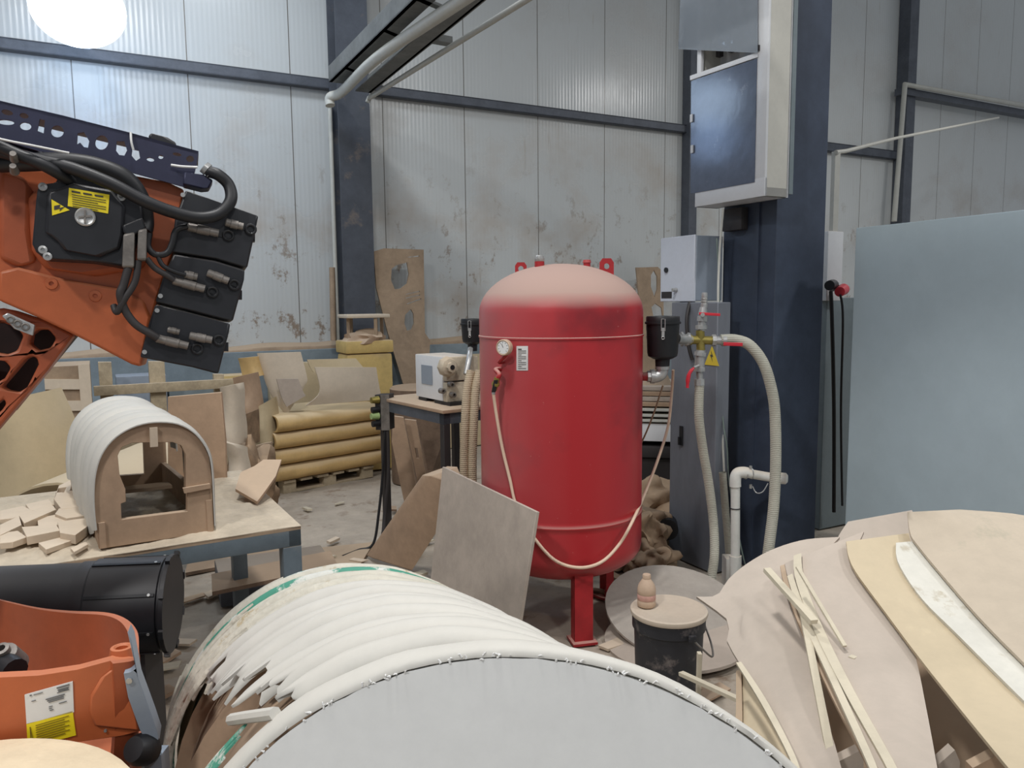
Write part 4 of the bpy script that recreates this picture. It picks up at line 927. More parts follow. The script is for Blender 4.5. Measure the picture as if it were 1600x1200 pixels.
# ------------------------------------------------------------------ machine and stacked boards behind the tank at the right
q = at(990, 700, 6.2); q2 = at(1062, 706, 5.9)
bx = V((.75, 6.15, 0)); ux = V((.97, -.22, 0)).normalized()*1.0; vx = V((.22, .97, 0))*.7
t = thing('slatted_machine', bx+ux*.5+vx*.5, 'low machine bed with pale steel rails seen right of the red tank', 'machine')
zz = lambda y: at(1020, y, 6.0).z
for y0, y1, mt_, nm in ((664, 692, M['mach'], 'front_panel'), (700, 718, M['gap'], 'lower_frame')):
    MB().obb(bx+Z*zz(y1), ux, vx, Z*(zz(y0)-zz(y1)), .006).build(nm, mt_, t)
for y in (641, 650, 658): MB().obb(bx-vx*.03+Z*zz(y+3), ux, vx, Z*.022, .003).build('rail', M['conduit'], t)
for k in (0, .85): MB().obb(bx+ux*k+vx*.1, ux*.12, vx*.2, Z*zz(705)).build('leg', M['gap'], t)
MB().obb(bx+ux*.05+vx*.05, ux*.6, vx*.7, Z*zz(720)).build('plinth', M['gap'], t)
for k, (y0, lb) in enumerate(((637, 'lowest'), (629, 'second'), (621, 'third'), (613, 'topmost'))):
    MB().obb(bx+ux*(.0+.02*k)+Z*zz(y0)+vx*(.02*k), ux*.95, vx*.9, Z*.034, .003).build('stacked_board', (M['mdf'], M['ply'])[k % 2], label='%s brown board in the stack on the slatted machine' % lb, cat='board', group='boards stacked on the slatted machine')
MB().prism([at(1000, 612, 6.2), at(1008, 588, 6.2), at(1040, 578, 6.2), at(1052, 606, 6.2)], V((0, .05, 0))).build('board_scrap', M['scrap'], label='pale scrap board propped on the stack right of the red tank', cat='offcut')
# wire from elbow
MB().tube([at(1036, 602, 3.9), at(1020, 650, 4.0), at(1003, 690, 4.1), at(985, 720, 4.2)], .005, 6, 5).build('wire', M['mdfd'], label='thin brown cord running down from the steel elbow behind the tank', cat='cord')
# crumpled brown sheets on the floor right of the tank
for i, (px, py, d_, s_, lb) in enumerate(((1015, 770, 5.2, (.45, .34, .20), 'crumpled brown sheet heap beneath the slatted machine'), (988, 850, 4.6, (.22, .24, .22), 'crumpled brown paper heap right of the red tank'), (1018, 882, 4.3, (.12, .12, .12), 'small crumpled brown wad at the foot of the gray cabinet'))):
    p = at(px, py, d_); m = MB(); m.blob(V((p.x, p.y, max(s_[2]*.7, .04))), s_, i+2, 5, .55, .4*i, 2.6)
    for v in m.bm.verts:
        v.co += V((noise.noise(v.co*9), noise.noise(v.co*9+V((5, 0, 0))), noise.noise(v.co*9+V((0, 5, 0)))))*.05+V((1, .6, .8))*.012*noise.noise(v.co*32)
        v.co.z = max(v.co.z, .004)
    m.build('crumpled_sheet', M['sack'], label=lb, cat='sheet', ang=45)
c = at(1043, 828, 4.55); MB().cyl(c-V((.0, .0, 0)), c+V((.02, .12, 0)), .065, seg=24).build('castor_wheel', M['rubber'], label='black wheel half hidden behind the gray cabinet', cat='wheel')

# ------------------------------------------------------------------ floor litter
rr = random.Random(3)
spots = [(fl(px, py), s) for px, py, s in ((455, 858, .07), (500, 875, .1), (520, 850, .06), (545, 905, .08), (640, 870, .12), (655, 850, .1), (480, 800, .05), (615, 800, .06), (640, 810, .08), (530, 790, .05), (560, 880, .06), (340, 930, .1), (300, 940, .08), (250, 1050, .09), (240, 1100, .1), (262, 1035, .07), (280, 1010, .08), (235, 1060, .07),
  (1100, 1045, .1), (1120, 1010, .09), (1085, 1075, .08), (1110, 1090, .1), (960, 905, .07), (940, 930, .06), (975, 920, .06), (650, 905, .08))]
names = ['near the workbench leg', 'between workbench and small table', 'by the cable end', 'behind the white ribbed form', 'beneath the slanted brown board', 'behind the leaning sheet', 'on the open floor', 'by the table leg', 'near the yellow stack', 'far out on the floor', 'near the trailing cable', 'under the bench', 'below the bench rail', 'beside the orange robot base', 'right of the robot foot', 'under the black cylinder end', 'near the black cylinder end', 'next to the gray bracket',
  'right of the pail', 'behind the broken panel', 'right of the pail base', 'low behind the white board', 'below the red tank', 'left of the tank foot', 'behind the tank foot', 'at the left of the leaning sheet']
for (p, s), nm in zip(spots, names):
    a = rr.uniform(0, PI); th = rr.uniform(.006, .018)
    sh = [(-s, -s*.3), (s*.8, -s*.45), (s, s*.2), (-s*.6, s*.4)]
    MB().prism([p+V((x*math.cos(a)-y*math.sin(a), x*math.sin(a)+y*math.cos(a), .016+.03*abs(x)*rr.random())) for x, y in sh], Z*th).build('wood_scrap', rr.choice([M['scrap'], M['dark'], M['mdf'], M['stick']]), label='flat wood scrap lying on the floor %s' % nm, cat='offcut', group='scraps littering the floor')
# ================================================================== ROBOT WRIST AND ARM (upper left)
ro = at(200, 400, 1.75); rn = V((-.42, 1, -.06)).normalized(); RP = Plane(ro, rn)
PXM = 1.75/FPX
def rp(pts, off=0): return [RP(x, y, off) for x, y in pts]
T = thing('industrial_robot', V((ro.x-1.2, ro.y, 0)), 'big orange robot arm with three black motors and hoses, reaching in from the left', 'robot')
arm = [(-60, 212), (0, 222), (60, 240), (130, 256), (200, 272), (262, 284), (288, 296), (282, 330), (276, 372), (268, 405), (258, 430), (244, 474), (235, 510), (221, 573), (206, 569), (160, 545), (112, 521), (62, 497), (0, 470), (-60, 450)]
MB().prism(rp(arm), rn*.20).build('upper_arm', M['orange'], T, bevel=.012)
# raised rib along the lower side and rear shoulder
MB().prism(rp([(0, 425), (30, 418), (100, 436), (190, 452), (225, 470), (236, 496), (221, 573), (206, 569), (160, 545), (112, 521), (62, 497), (0, 470)], -.012), rn*.03).build('side_rib', M['orange'], T, bevel=.006)
MB().prism(rp([(0, 262), (40, 278), (52, 300), (50, 360), (58, 410), (30, 418), (0, 405)], -.014), rn*.03).build('shoulder_boss', M['orangec'], T, bevel=.010)
for x, y in ((82, 444), (150, 463)):
    MB().lathe(RP(x, y, -.012), -rn, [(0, -.01), (.014, -.004), (.012, .0035), (.005, .004), (.0045, -.002), (0, -.002)], 20).build('screw_boss', M['orange'], T)
# casting with windows
cast = [(-160, 500), (0, 480), (20, 484), (62, 498), (112, 523), (70, 580), (0, 662), (-100, 780), (-200, 900), (-460, 960), (-460, 640)]
w1 = [(45, 522), (55, 514), (72, 514), (84, 528), (76, 543), (55, 548), (42, 538)]
w2 = [(34, 562), (45, 556), (54, 560), (56, 570), (38, 606), (24, 615), (6, 612), (-4, 606), (10, 590)]
w3 = [(-20, 640), (0, 624), (5, 632), (-2, 642), (-20, 660)]
w4 = [(-30, 500), (0, 503), (22, 512), (32, 524), (22, 548), (6, 554), (-30, 548)]
w5 = [(-30, 562), (2, 564), (12, 575), (2, 592), (-30, 610)]
MB().prism(rp(cast, .03), rn*.05, [rp(w, .03) for w in (w1, w2, w3, w4, w5)]).build('arm_casting', M['orangec'], T, bevel=.006)
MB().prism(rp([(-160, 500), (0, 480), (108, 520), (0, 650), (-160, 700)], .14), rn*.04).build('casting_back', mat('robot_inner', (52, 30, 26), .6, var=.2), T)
MB().prism(rp([(5, 494), (14, 489), (56, 508), (53, 525), (24, 514)], -.014), rn*.012).build('toothed_plate', M['steel'], T, bevel=.002)
m = MB()
for x, y in ((19, 500), (30, 506), (42, 511)): m.ring(RP(x, y, -.016), rn, .0065, .002, 16, 6)
m.build('plate_screws', M['grays'], T)
# pedestal out of the picture
MB().obb(V((-2.45, .85, 0)), V((.6, 0, 0)), V((0, .55, 0)), Z*.98, .03).build('pedestal', M['orangec'], T)
# motor junction box
box_o = [(66, 320), (68, 305), (78, 298), (96, 296), (98, 286), (112, 280), (198, 298), (224, 318), (226, 350), (210, 420), (196, 422), (150, 414), (78, 410), (66, 400), (60, 388)]
MB().prism(rp([(44, 310), (60, 296), (92, 284), (150, 282), (230, 300), (240, 340), (226, 420), (150, 432), (70, 420), (50, 392)], -.02), rn*.04).build('motor_flange', M['orangec'], T, bevel=.012)
jb_ = MB().prism(rp(box_o, -.075), rn*.07).build('motor_box', M['black'], T, bevel=.008)
MB().prism(rp([(84, 312), (98, 308), (112, 302), (122, 298), (180, 308), (200, 334), (198, 372), (192, 396), (162, 408), (108, 398), (100, 386), (88, 376), (80, 372)], -.088), rn*.016).build('box_cover', M['black'], jb_, bevel=.006)
st = MB().prism(rp([(117, 306), (177, 316), (175, 344), (115, 333)], -.0895), rn*.0012).build('warning_label', M['yellow'], jb_, label='yellow warning label')
m = MB()
for k in range(7):
    y = 309+k*3.4; x0, x1 = 121+.2*k, (172 if k % 3 else 160)
    if k == 0:
        for j in range(3): a = RP(121+j*17, 310+j*2.9, -.0905); b = RP(134+j*17, 312.2+j*2.9, -.0905); m.obb(a, b-a, RP(121, 312.5, -.0905)-RP(121, 310, -.0905), rn*-.0004)
    else:
        a, b = RP(x0, y+3, -.0905), RP(x1, y+3+.17*(x1-x0), -.0905); m.obb(a, b-a, RP(0, 1, 0)-RP(0, 0, 0), rn*-.0003)
m.build('label_print', M['ink'], jb_)
MB().prism(rp([(91, 323), (118, 339), (92, 347)], -.0895), rn*.0012).build('shock_sign', M['yellow'], jb_, label='yellow triangle with a lightning flash')
MB().prism(rp([(95, 333), (104, 331), (103, 336), (111, 334), (103, 341), (104, 337), (95, 339)], -.0905), rn*.0008).build('lightning_flash', M['ink'], jb_)
c = RP(141, 349, -.088)
MB().lathe(c, -rn, [(0, .001), (.0195, .001), (.0195, .003), (.017, .005), (.014, .003), (0, .003)], 24).build('round_cap', M['steel'], jb_)
u = RP(1, 0)-RP(0, 0); v = RP(0, 1)-RP(0, 0)
MB().obb(c-rn*.006-u*10-v*1.5, u*20, v*3, rn*.002).obb(c-rn*.006-v*10-u*1.5, v*20, u*3, rn*.002).build('cap_slots', M['grays'], jb_)
for x, y in ((77, 397), (77, 303), (194, 318), (84, 407)):
    MB().lathe(RP(x, y, -.076), -rn, [(0, 0), (.0085, 0), (.0085, .005), (.004, .006), (.0035, .002), (0, .002)], 14).build('screw', M['steel'], jb_)
# three black wrist motors
mot = [
 ([(290, 304), (401, 343), (399, 352), (384, 422), (374, 420), (334, 408), (268, 398), (274, 348)], 'topmost black wrist motor'),
 ([(272, 401), (334, 411), (380, 425), (379, 440), (362, 503), (350, 501), (296, 487), (244, 474), (256, 436)], 'middle black wrist motor'),
 ([(244, 478), (296, 490), (358, 507), (356, 520), (340, 583), (334, 582), (300, 573), (221, 558), (234, 508)], 'lowest black wrist motor')]
for i, (pl_, lb) in enumerate(mot):
    mo = MB().prism(rp(pl_, -.055), rn*.13).build('wrist_motor', M['black'], T, label=lb, bevel=.004)
    a = [(393, 374), (373, 463), (352, 543)][i]
    MB().prism(rp([(a[0]-4, a[1]-8), (a[0]+4, a[1]-8), (a[0]+4, a[1]+6), (a[0]-4, a[1]+6)], -.03), rn*.02).build('end_screw', M['black'], mo)
    for x, y in ([(286, 312)], [(252, 465)], [(247, 487), (228, 550)])[i]:
        MB().cyl(RP(x, y, -.055), RP(x, y, -.060), .005, seg=12).build('screw', M['steel'], mo)
def plug(x0, y0, x1, y1, r, ring=None):
    d = RP(x1, y1, -.068)-RP(x0, y0, -.068); a = RP(x0, y0, -.068)
    g_ = MB().lathe(a, d, [(0, 0), (r*.8, 0), (r, .002), (r, d.length*.3), (r*1.12, d.length*.32), (r*1.12, d.length*.7), (r*.95, d.length*.72), (r*.95, d.length), (0, d.length)], 14).build('connector', M['grays'], T)
    if ring:
        MB().ring(RP(ring[0], ring[1], -.060), rn, .0105, .0032, 20, 8).build('ring_seal', M['rubber'], g_)
        MB().obb(RP(x1, y1, -.058)-v*4, d.normalized()*.018, v*8, rn*.01).build('socket', M['rubber'], g_)
plug(293, 361, 340, 371, .0095, (355, 373)); plug(350, 354, 377, 361, .009, (389, 364))
plug(271, 442, 319, 455, .0095, (331, 459)); plug(323, 430, 355, 443, .009, (364, 448)); plug(288, 433, 308, 437, .009)
plug(246, 529, 294, 541, .0095, (308, 545)); plug(296, 525, 330, 532, .009, (341, 532)); plug(263, 516, 281, 520, .007)
for x0, y0, x1, y1 in ((198, 372, 215, 425), (220, 366, 233, 414)):
    MB().prism(rp([(x0, y0+3), (x1, y0), (x1-1, y1), (x0-2, y1)], -.10), rn*.03).build('connector_block', M['grays'], T, bevel=.004)
MB().prism(rp([(196, 362), (226, 350), (232, 366), (212, 378), (198, 374)], -.095), rn*.05).build('connector_holder', M['black'], T, bevel=.004)
def rh(pts, r, nm, mt_='rubber', lb=None): return MB().tube([RP(x, y, o) for x, y, o in pts], r, 12, 7).build(nm, M[mt_], T, label=lb)
rh([(-60, 225, -.06), (0, 246, -.07), (60, 262, -.085), (120, 278, -.10), (180, 302, -.11), (230, 328, -.11), (272, 343, -.10), (310, 350, -.09), (340, 343, -.08), (358, 322, -.07), (356, 298, -.06), (340, 282, -.06), (325, 275, -.05)], .0135, 'main_hose', lb='thick black hose looping to the rail end')
rh([(-60, 262, -.03), (0, 262, -.04), (50, 262, -.05), (110, 262, -.06), (160, 270, -.06), (200, 288, -.06), (222, 318, -.05), (228, 350, -.04), (225, 368, -.05)], .019, 'rear_hose')
rh([(-60, 240, -.09), (0, 242, -.10), (40, 258, -.11), (90, 280, -.11), (130, 300, -.05)], .012, 'rear_hose')
rh([(205, 425, -.09), (198, 450, -.09), (193, 465, -.09), (200, 488, -.08), (215, 508, -.08), (235, 521, -.08), (248, 529, -.075)], .0085, 'motor_cable', 'gap')
rh([(220, 414, -.09), (215, 445, -.09), (200, 470, -.09), (188, 490, -.08), (182, 480, -.07)], .007, 'motor_cable', 'gap')
rh([(236, 372, -.08), (234, 392, -.08), (245, 404, -.08), (262, 402, -.08), (270, 388, -.08), (276, 368, -.08), (292, 361, -.075)], .007, 'motor_cable')
rh([(232, 410, -.08), (244, 424, -.08), (262, 435, -.08), (272, 442, -.075)], .0065, 'motor_cable', 'gap')
rh([(248, 404, -.08), (256, 420, -.08), (275, 430, -.08), (290, 434, -.075)], .005, 'motor_cable')
for x, y in ((40, 262), (40, 280)):
    MB().cyl(RP(x, y, -.13), RP(x, y+6, -.11), .006, .009, 12).build('hose_clip', M['grays'], T)
rh([(-20, 226, -.122), (20, 240, -.125), (70, 250, -.125), (118, 256, -.10)], .0022, 'tube_line', 'whitep')
# perforated cable rail on top
holes_px = [oval(16, 182, 9, 4, .25), oval(14, 197, 13, 4, .1), oval(42, 187, 7, 4, .25), oval(44, 203, 9, 6, .2), [(66, 192), (74, 194), (72, 214), (62, 210)], oval(93, 211, 10, 9, .2), [(124, 214), (134, 212), (142, 226), (140, 236), (134, 235), (128, 228), (123, 231)], oval(161, 228, 10, 11, .2), [(184, 226), (196, 226), (200, 240), (196, 248), (188, 247), (183, 240)], [(208, 238), (218, 240), (220, 252), (214, 256), (207, 248)], oval(236, 254, 6, 3, .2), oval(252, 250, 4, 3, 0), oval(277, 246, 7, 2.5, .2), oval(297, 253, 6, 5, .1)]
rail = [(-80, 143), (0, 163), (100, 186), (206, 213), (310, 241), (307, 262), (300, 290), (288, 296), (200, 272), (130, 256), (60, 240), (0, 222), (-80, 200)]
MB().prism(rp(rail, -.03), rn*.006, [rp(h, -.03) for h in holes_px]).build('perforated_rail', M['gun'], T, label='dark punched steel rail along the top', bevel=.0)
MB().prism(rp([(-80, 143), (206, 213), (310, 241), (310, 246), (206, 218), (-80, 148)], -.03), rn*.12).build('rail_top_flange', M['gun'], T)
MB().prism(rp([(0, 222), (60, 240), (130, 256), (200, 272), (200, 266), (130, 250), (60, 234), (0, 216)], .02), rn*.05).build('rail_inner_flange', M['gun'], T)
MB().prism(rp([(232, 214), (236, 209), (262, 216), (275, 224), (276, 232), (234, 222)], -.01), rn*.04).build('cable_gland_block', M['black'], T, bevel=.004)
MB().prism(rp([(288, 276), (318, 280), (332, 288), (326, 300), (314, 301), (286, 294)], -.05), rn*.05).build('rail_end_bracket', M['gun'], T, bevel=.003)
MB().lathe(RP(318, 268, -.05), RP(330, 278, -.05)-RP(318, 268, -.05), [(0, 0), (.014, 0), (.015, .01), (.012, .012), (.015, .02), (0, .024)], 16).build('hose_fitting', M['steel'], T)
rh([(206, 213, -.034), (207, 228, -.038), (210, 240, -.036)], .0025, 'cable_tie', 'whitep'); rh([(268, 264, -.04), (285, 267, -.045), (308, 268, -.045)], .0028, 'cable_tie', 'whitep')

# ================================================================== ORANGE ROBOT BASE (lower left)
zb0 = .55
T2 = thing('robot_casting', V((at(110, 1100, 1.25).x, 1.45, zb0)), 'orange robot base casting with white and yellow labels at the lower left', 'robot')
BP = Plane(at(100, 1100, 1.22), V((-.28, 1, 0)))
bn_ = BP.n
front = [(-90, 1062), (0, 1058), (60, 1055), (120, 1046), (172, 1032), (205, 1034), (212, 1070), (221, 1142), (190, 1150), (120, 1160), (0, 1172), (-90, 1180)]
fb_ = MB().prism([BP(x, y) for x, y in front]+[], bn_*.02).build('front_wall', M['orange'], T2, bevel=.006)
rim = smooth_path([BP(172, 1032, .0), BP(205, 1034, .02)+Z*0, at(206, 1012, 1.38), at(200, 988, 1.47), at(186, 970, 1.55), at(160, 961, 1.60), at(110, 958, 1.64), at(60, 952, 1.68), at(0, 938, 1.74), at(-90, 915, 1.8)], 5)
rows = []
fc = BP(60, 1100, .22)
for k in range(9):
    t_ = k/8; r = []
    for p in rim:
        inn = (fc-p); inn.z = 0
        q = p+inn*(.60*t_**2)+Z*(-.27*(1-(1-t_)**1.6)); r.append(q)
    rows.append(r)
MB().grid(rows, lambda i, j, p: (V((p.x-fc.x, p.y-fc.y, 0)).normalized()*.016)).build('bowl_wall', M['orangec'], T2, ang=70)
zfl = BP(60, 1055).z-.29
fl_ = [V((q_.x, q_.y, zfl)) for q_ in (BP(-90, 1062, .01), BP(60, 1062, .01), BP(172, 1062, .01))]+[V((r_.x, r_.y, zfl)) for r_ in rows[5][::6]]
MB().prism(fl_, Z*-.02).build('bowl_floor', M['orangec'], T2)
o = MB().obb(BP(-90, 1140, .03)-Z*.24, BP(165, 1130, .03)-BP(-90, 1140, .03), bn_*.36, Z*.05).build('underbody', M['orangec'], T2, bevel=.01)
MB().lathe(BP(183, 1022, .035)-Z*.005, Z, [(0, -.02), (.022, -.015), (.018, .002), (.013, .003), (.010, .0), (.010, -.008), (0, -.008)], 22).build('lifting_hole_boss', M['orange'], T2)
MB().lathe(BP(171, 1082), -bn_, [(0, 0), (.0098, 0), (.0098, .003), (.007, .004), (0, .003)], 22).build('plug', M['conduit'], T2, label='pale round plug')
for x, y in ((163, 1114), (165, 1141)): MB().cyl(BP(x, y), BP(x, y, -.003), .0025, seg=8).build('screw', M['steel'], T2)
MB().prism([BP(x, y, -.006) for x, y in [(148, 1132), (140, 1110), (142, 1085), (158, 1058), (184, 1038), (190, 1044), (212, 1090), (219, 1140)]], bn_*.008).build('side_boss', M['orange'], T2, bevel=.004)
wl_ = MB().prism([BP(x, y, -.002) for x, y in [(39, 1085), (114, 1064), (116, 1112), (42, 1130)]], bn_*.002).build('white_label', M['whitep'], T2, label='creased white paper label')
m = MB(); uu = BP(75, -21)-BP(0, 0); uu = (BP(114, 1064)-BP(39, 1085))/75; vv = (BP(42, 1130)-BP(39, 1085))/45
def ln(m, x, y, w_, h_): m.obb(BP(39, 1085, -.0035)+uu*x+vv*y, uu*w_, vv*h_, bn_*.0008)
for x, y, w_, h_ in ((50, 2, 20, 2), (51, 6, 18, 1), (52, 8, 16, 1), (50, 10, 19, 1), (8, 2, 3, 2), (14, 3, 14, 1), (32, 15, 30, 1.5), (34, 18, 26, 1.5), (36, 21, 24, 1), (10, 12, 7, 1), (36, 28, 6, 1), (36, 31, 5, 1), (37, 34, 6, 1), (52, 27, 12, 1.2)): ln(m, x, y, w_, h_)
m.build('label_print', mat('faint_print', (120, 120, 120), .7), wl_)
yl = MB().prism([BP(x, y, -.002) for x, y in [(42, 1131), (114, 1110), (119, 1148), (44, 1168)]], bn_*.002).build('yellow_label', M['yellow'], T2, label='yellow caution label')
m = MB(); a_ = BP(42, 1131, -.0035); uy = (BP(114, 1110)-BP(42, 1131))/72; vy = (BP(44, 1168)-BP(42, 1131))/37
for k in range(8): m.obb(a_+uy*14+vy*(5+k*3.6), uy*(52-7*(k % 2)), vy*.8, bn_*.0008)
m.obb(a_+uy*5+vy*5, uy*1, vy*22, bn_*.0008).obb(a_+uy*5+vy*5, uy*3+vy*22, uy*1, bn_*.0008); m.build('label_print', mat('brown_print', (130, 110, 20), .7), yl)
MB().lathe(at(3, 1015, 1.36), V((.05, -.5, .85)), [(0, -.05), (.03, -.05), (.022, -.01), (.013, -.008), (.013, .004), (.007, .005), (.007, -.01), (0, -.01)], 20).build('cable_gland', M['grays'], T2)
MB().tube([at(-20, 1030, 1.38), at(8, 1038, 1.36), at(24, 1048, 1.34)], .022, 12, 4).build('cable_stub', M['rubber'], T2)
MB().obb(V((-1.35, 1.35, 0)), V((.5, .13, 0)), V((-.08, .35, 0)), Z*.60, .01).build('stand', M['gpan'], T2)
# gray steel bracket with a rubber foot beside it
T3 = thing('support_bracket', V((at(225, 1160, 1.35).x, 1.35, 0)), 'gray steel leg with a black round foot beside the orange robot base', 'bracket')
GP = Plane(at(220, 1080, 1.235), V((-.28, 1, .1)))
MB().prism([GP(x, y) for x, y in [(199, 988), (205, 1000), (216, 1060), (238, 1120), (248, 1150), (244, 1180), (238, 1182), (226, 1155), (218, 1140), (200, 1090), (193, 1052), (203, 1050), (212, 1044)]], GP.n*.03).build('flat_bar', M['encs'], T3, bevel=.002)
MB().cyl(GP(202, 1063, -.003), GP(202, 1063, .0), .005, seg=12).build('bolt', M['steel'], T3)
MB().lathe(GP(218, 1165, -.01), V((-.3, -.75, .5)), [(0, -.03), (.022, -.03), (.026, -.02), (.026, .0), (.02, .012), (0, .014)], 24).build('rubber_foot', M['rubber'], T3)
q = GP(238, 1180, .0); MB().obb(V((q.x-.015, q.y, 0)), V((.03, 0, 0)), V((0, .03, 0)), Z*q.z).build('upright', M['encs'], T3)

# ================================================================== BLACK SPINDLE MOTOR (cylinder) left
ca = at(-80, 985, 1.85); cb = at(262, 930, 2.02)
ca = at(-120, 962, 1.93); cb = at(268, 942, 2.05)
axd = (cb-ca).normalized(); rr0 = .128
T4 = thing('black_motor', (ca+cb)/2-Z*.15, 'large black ribbed cylinder motor lying behind the orange robot base', 'motor')
L = (cb-ca).length
MB().lathe(ca, axd, [(0, 0), (rr0*.93, 0), (rr0*.93, L*.62), (rr0*.96, L*.63), (rr0*.96, L*.68), (rr0, L*.69), (rr0, L*.975), (rr0*.97, L*.98), (rr0*.97, L), (0, L)], 48).build('casing', M['black'], T4)
MB().lathe(cb, axd, [(rr0*.9, -.006), (rr0*1.04, -.006), (rr0*1.04, .006), (0, .006)], 48).build('end_flange', M['black'], T4, bevel=.001)
u_, v_ = orth(axd); m = MB(); m2 = MB(); m3 = MB()
for k in range(8):
    a = k*PI/4+.25; d_ = u_*math.cos(a)+v_*math.sin(a); s_ = axd.cross(d_)
    m.obb(ca+axd*(L*.69)+d_*(rr0-.002)-s_*.004, axd*(L*.28), s_*.008, d_*.006)
    m2.obb(cb+d_*(rr0*1.02)-s_*.012-axd*.004, axd*.012, s_*.024, d_*.012)
    m3.cyl(cb-axd*.03+d_*(rr0), cb-axd*.03+d_*(rr0+.006), .004, seg=8)
m.build('ribs', M['rubber'], T4); m2.build('flange_lugs', M['black'], T4); m3.build('screws', M['steel'], T4)
for f_ in (.2, .85):
    p = ca+axd*L*f_; MB().obb(V((p.x-.04, p.y-.05, 0)), V((.08, 0, 0)), V((0, .1, 0)), Z*(p.z-rr0*.9)).build('prop', M['gap'], T4)

# ================================================================== ROUND DUSTY TOP, bottom left corner
rt = at(90, 1400, .80)
c = V((-.72, .86, 0)); ztop = at(100, 1152, 1.18).z
t = thing('round_form', c, 'round dusty cream-topped wooden form in the bottom left corner', 'form')
c = V((-.79, .90, 0))
MB().lathe(c, Z, [(0, ztop-.02), (.27, ztop-.02), (.285, ztop-.015), (.285, ztop-.004), (.275, ztop), (.2, ztop+.006), (0, ztop+.01)], 56).build('top', mat('cream_dusty_top', (216, 198, 168), .9, var=.05, bump=.2, bscale=50), t)
MB().lathe(c, Z, [(0, 0), (.25, 0), (.25, ztop-.02), (0, ztop-.02)], 48).build('drum', M['mdf'], t)

# ================================================================== WHITE RIBBED ARCH FORM IN THE FOREGROUND
CN = V((-.001, .862, .668)); CF = V((-.407, 1.793, .498)); RN = .506; RFAR = .466
axn = V((math.sin(math.radians(5))*math.cos(math.radians(10)), math.cos(math.radians(5))*math.cos(math.radians(10)), -math.sin(math.radians(10))))
ax = CF-CN; upv = (Z-axn*axn.z).normalized(); rtv = axn.cross(upv)
if rtv.x < 0: rtv = -rtv
AF = CN+upv*RN
def s_of(p): return (p-CN).dot(axn)/ax.dot(axn)
T5 = thing('ribbed_arch_form', V((AF.x, AF.y+.4, 0)), 'large white ribbed arch form with flat gray front board in the foreground', 'form')
def ring_pt(s, th, rad, sh=0.0):                 # s along axis 0..1, th from the crown
    k_ = min(1, max(0, (math.degrees(th)+38)/70)); c_ = CN+ax*s+V((-sh*(1-s)*k_*k_*(3-2*k_), 0, 0))
    return c_+upv*(rad*math.cos(th))+rtv*(rad*math.sin(th))
def rad_at(s): return RN*(1-s)+RFAR*s
# gray board with frayed edge
n = 90; ol_ = []
for k in range(n+1):
    th = math.radians(-112+224*k/n); ol_.append(ring_pt(0, th, RN*(.988+.004*noise.noise(V((k*.9, 0, 0))))))
MB().prism(ol_, axn*.012).build('front_board', M['grayboard'], T5, label='flat gray front board')
m = MB(); rr = random.Random(5)
for k in range(150):
    th = math.radians(rr.uniform(-80, 80)); p = ring_pt(0, th, RN*rr.uniform(.985, .998)); rd_ = ring_pt(0, th, 1)-ring_pt(0, th, 0)
    tg = axn.cross(rd_); q = p+rd_*rr.uniform(.001, .006)+tg*rr.uniform(-.006, .006)-axn*rr.uniform(0, .005)
    m.tube([p, p.lerp(q, .5)+rd_*rr.uniform(-.001, .003), q], [rr.uniform(.0006, .0022), .0012, .0004], 5)
m.build('frayed_edge', M['whitep'], T5)['kind'] = 'stuff'
# plastic shell lip next to the board
def band(s0, s1, t0, t1, dr, mt_, nm='slat', crown=.010, rag0=0, rag1=0, seed=0, th_=.006, lb=None, n=64, sh=.075):
    rows = []; rq = random.Random(seed)
    fr0 = [rq.uniform(-1, 1) for _ in range(9)]; fr1 = [rq.uniform(-1, 1) for _ in range(9)]
    J = 8
    for i in range(n+1):
        r = []
        for j in range(J+1):
            w_ = j/J; a0 = t0+rag0*fr0[j]; a1 = t1+rag1*fr1[j]
            th = math.radians(a0+(a1-a0)*i/n); s = s0+(s1-s0)*w_
            s += .002*noise.noise(V((th*3, seed, j*.2)))
            cr_ = crown*(math.sin(PI*w_))**.6
            rd_ = rad_at(s)+dr+cr_+.0035*noise.noise(V((th*5, seed*2.3, w_*1.2)))
            r.append(ring_pt(s, th, rd_, sh))
        rows.append(r)
    return MB().grid(rows, lambda i, j, p: (CN+ax*s_of(p)-p).normalized()*th_).build(nm, mt_, T5, label=lb, ang=65)
band(.0, .05, -118, 100, .002, M['slat'], crown=.010, rag0=3, seed=1, sh=0)
edges = [.055, .12, .19, .26, .335, .41, .48, .55, .615, .68, .74, .795, .85, .90, .95, 1.0]
starts = [-34, -37, -41, -39, -45, -47, -50, -49, -54, -64, -80, -100, -112, -112, -112]
for k in range(15):
    mt_ = M['slatg'] if k in (12, 14) else (M['slaty'] if k in (8, 9, 10, 11, 13) else M['slat'])
    band(edges[k], edges[k+1]-.009, starts[k], 100+(k % 3)*3, .004*math.sin(k*2.1), mt_, crown=.020 if k < 8 else .016, rag0=5 if k < 12 else 2, rag1=4, seed=10+k, th_=.005)
# torn overlapping strips lying along the left flank
for k, (s0, s1, t0, t1, dr) in enumerate(((.80, .83, -112, -40, .016), (.875, .895, -112, -55, .018), (.70, .73, -92, -50, .014), (.935, .955, -112, -30, .014), (.62, .65, -80, -45, .014), (.985, 1.0, -112, -70, .016))):
    band(s0, s1, t0, t1, dr, M['slaty'], 'torn_strip', crown=.004, rag0=4, rag1=9, seed=60+k, th_=.004, n=30)
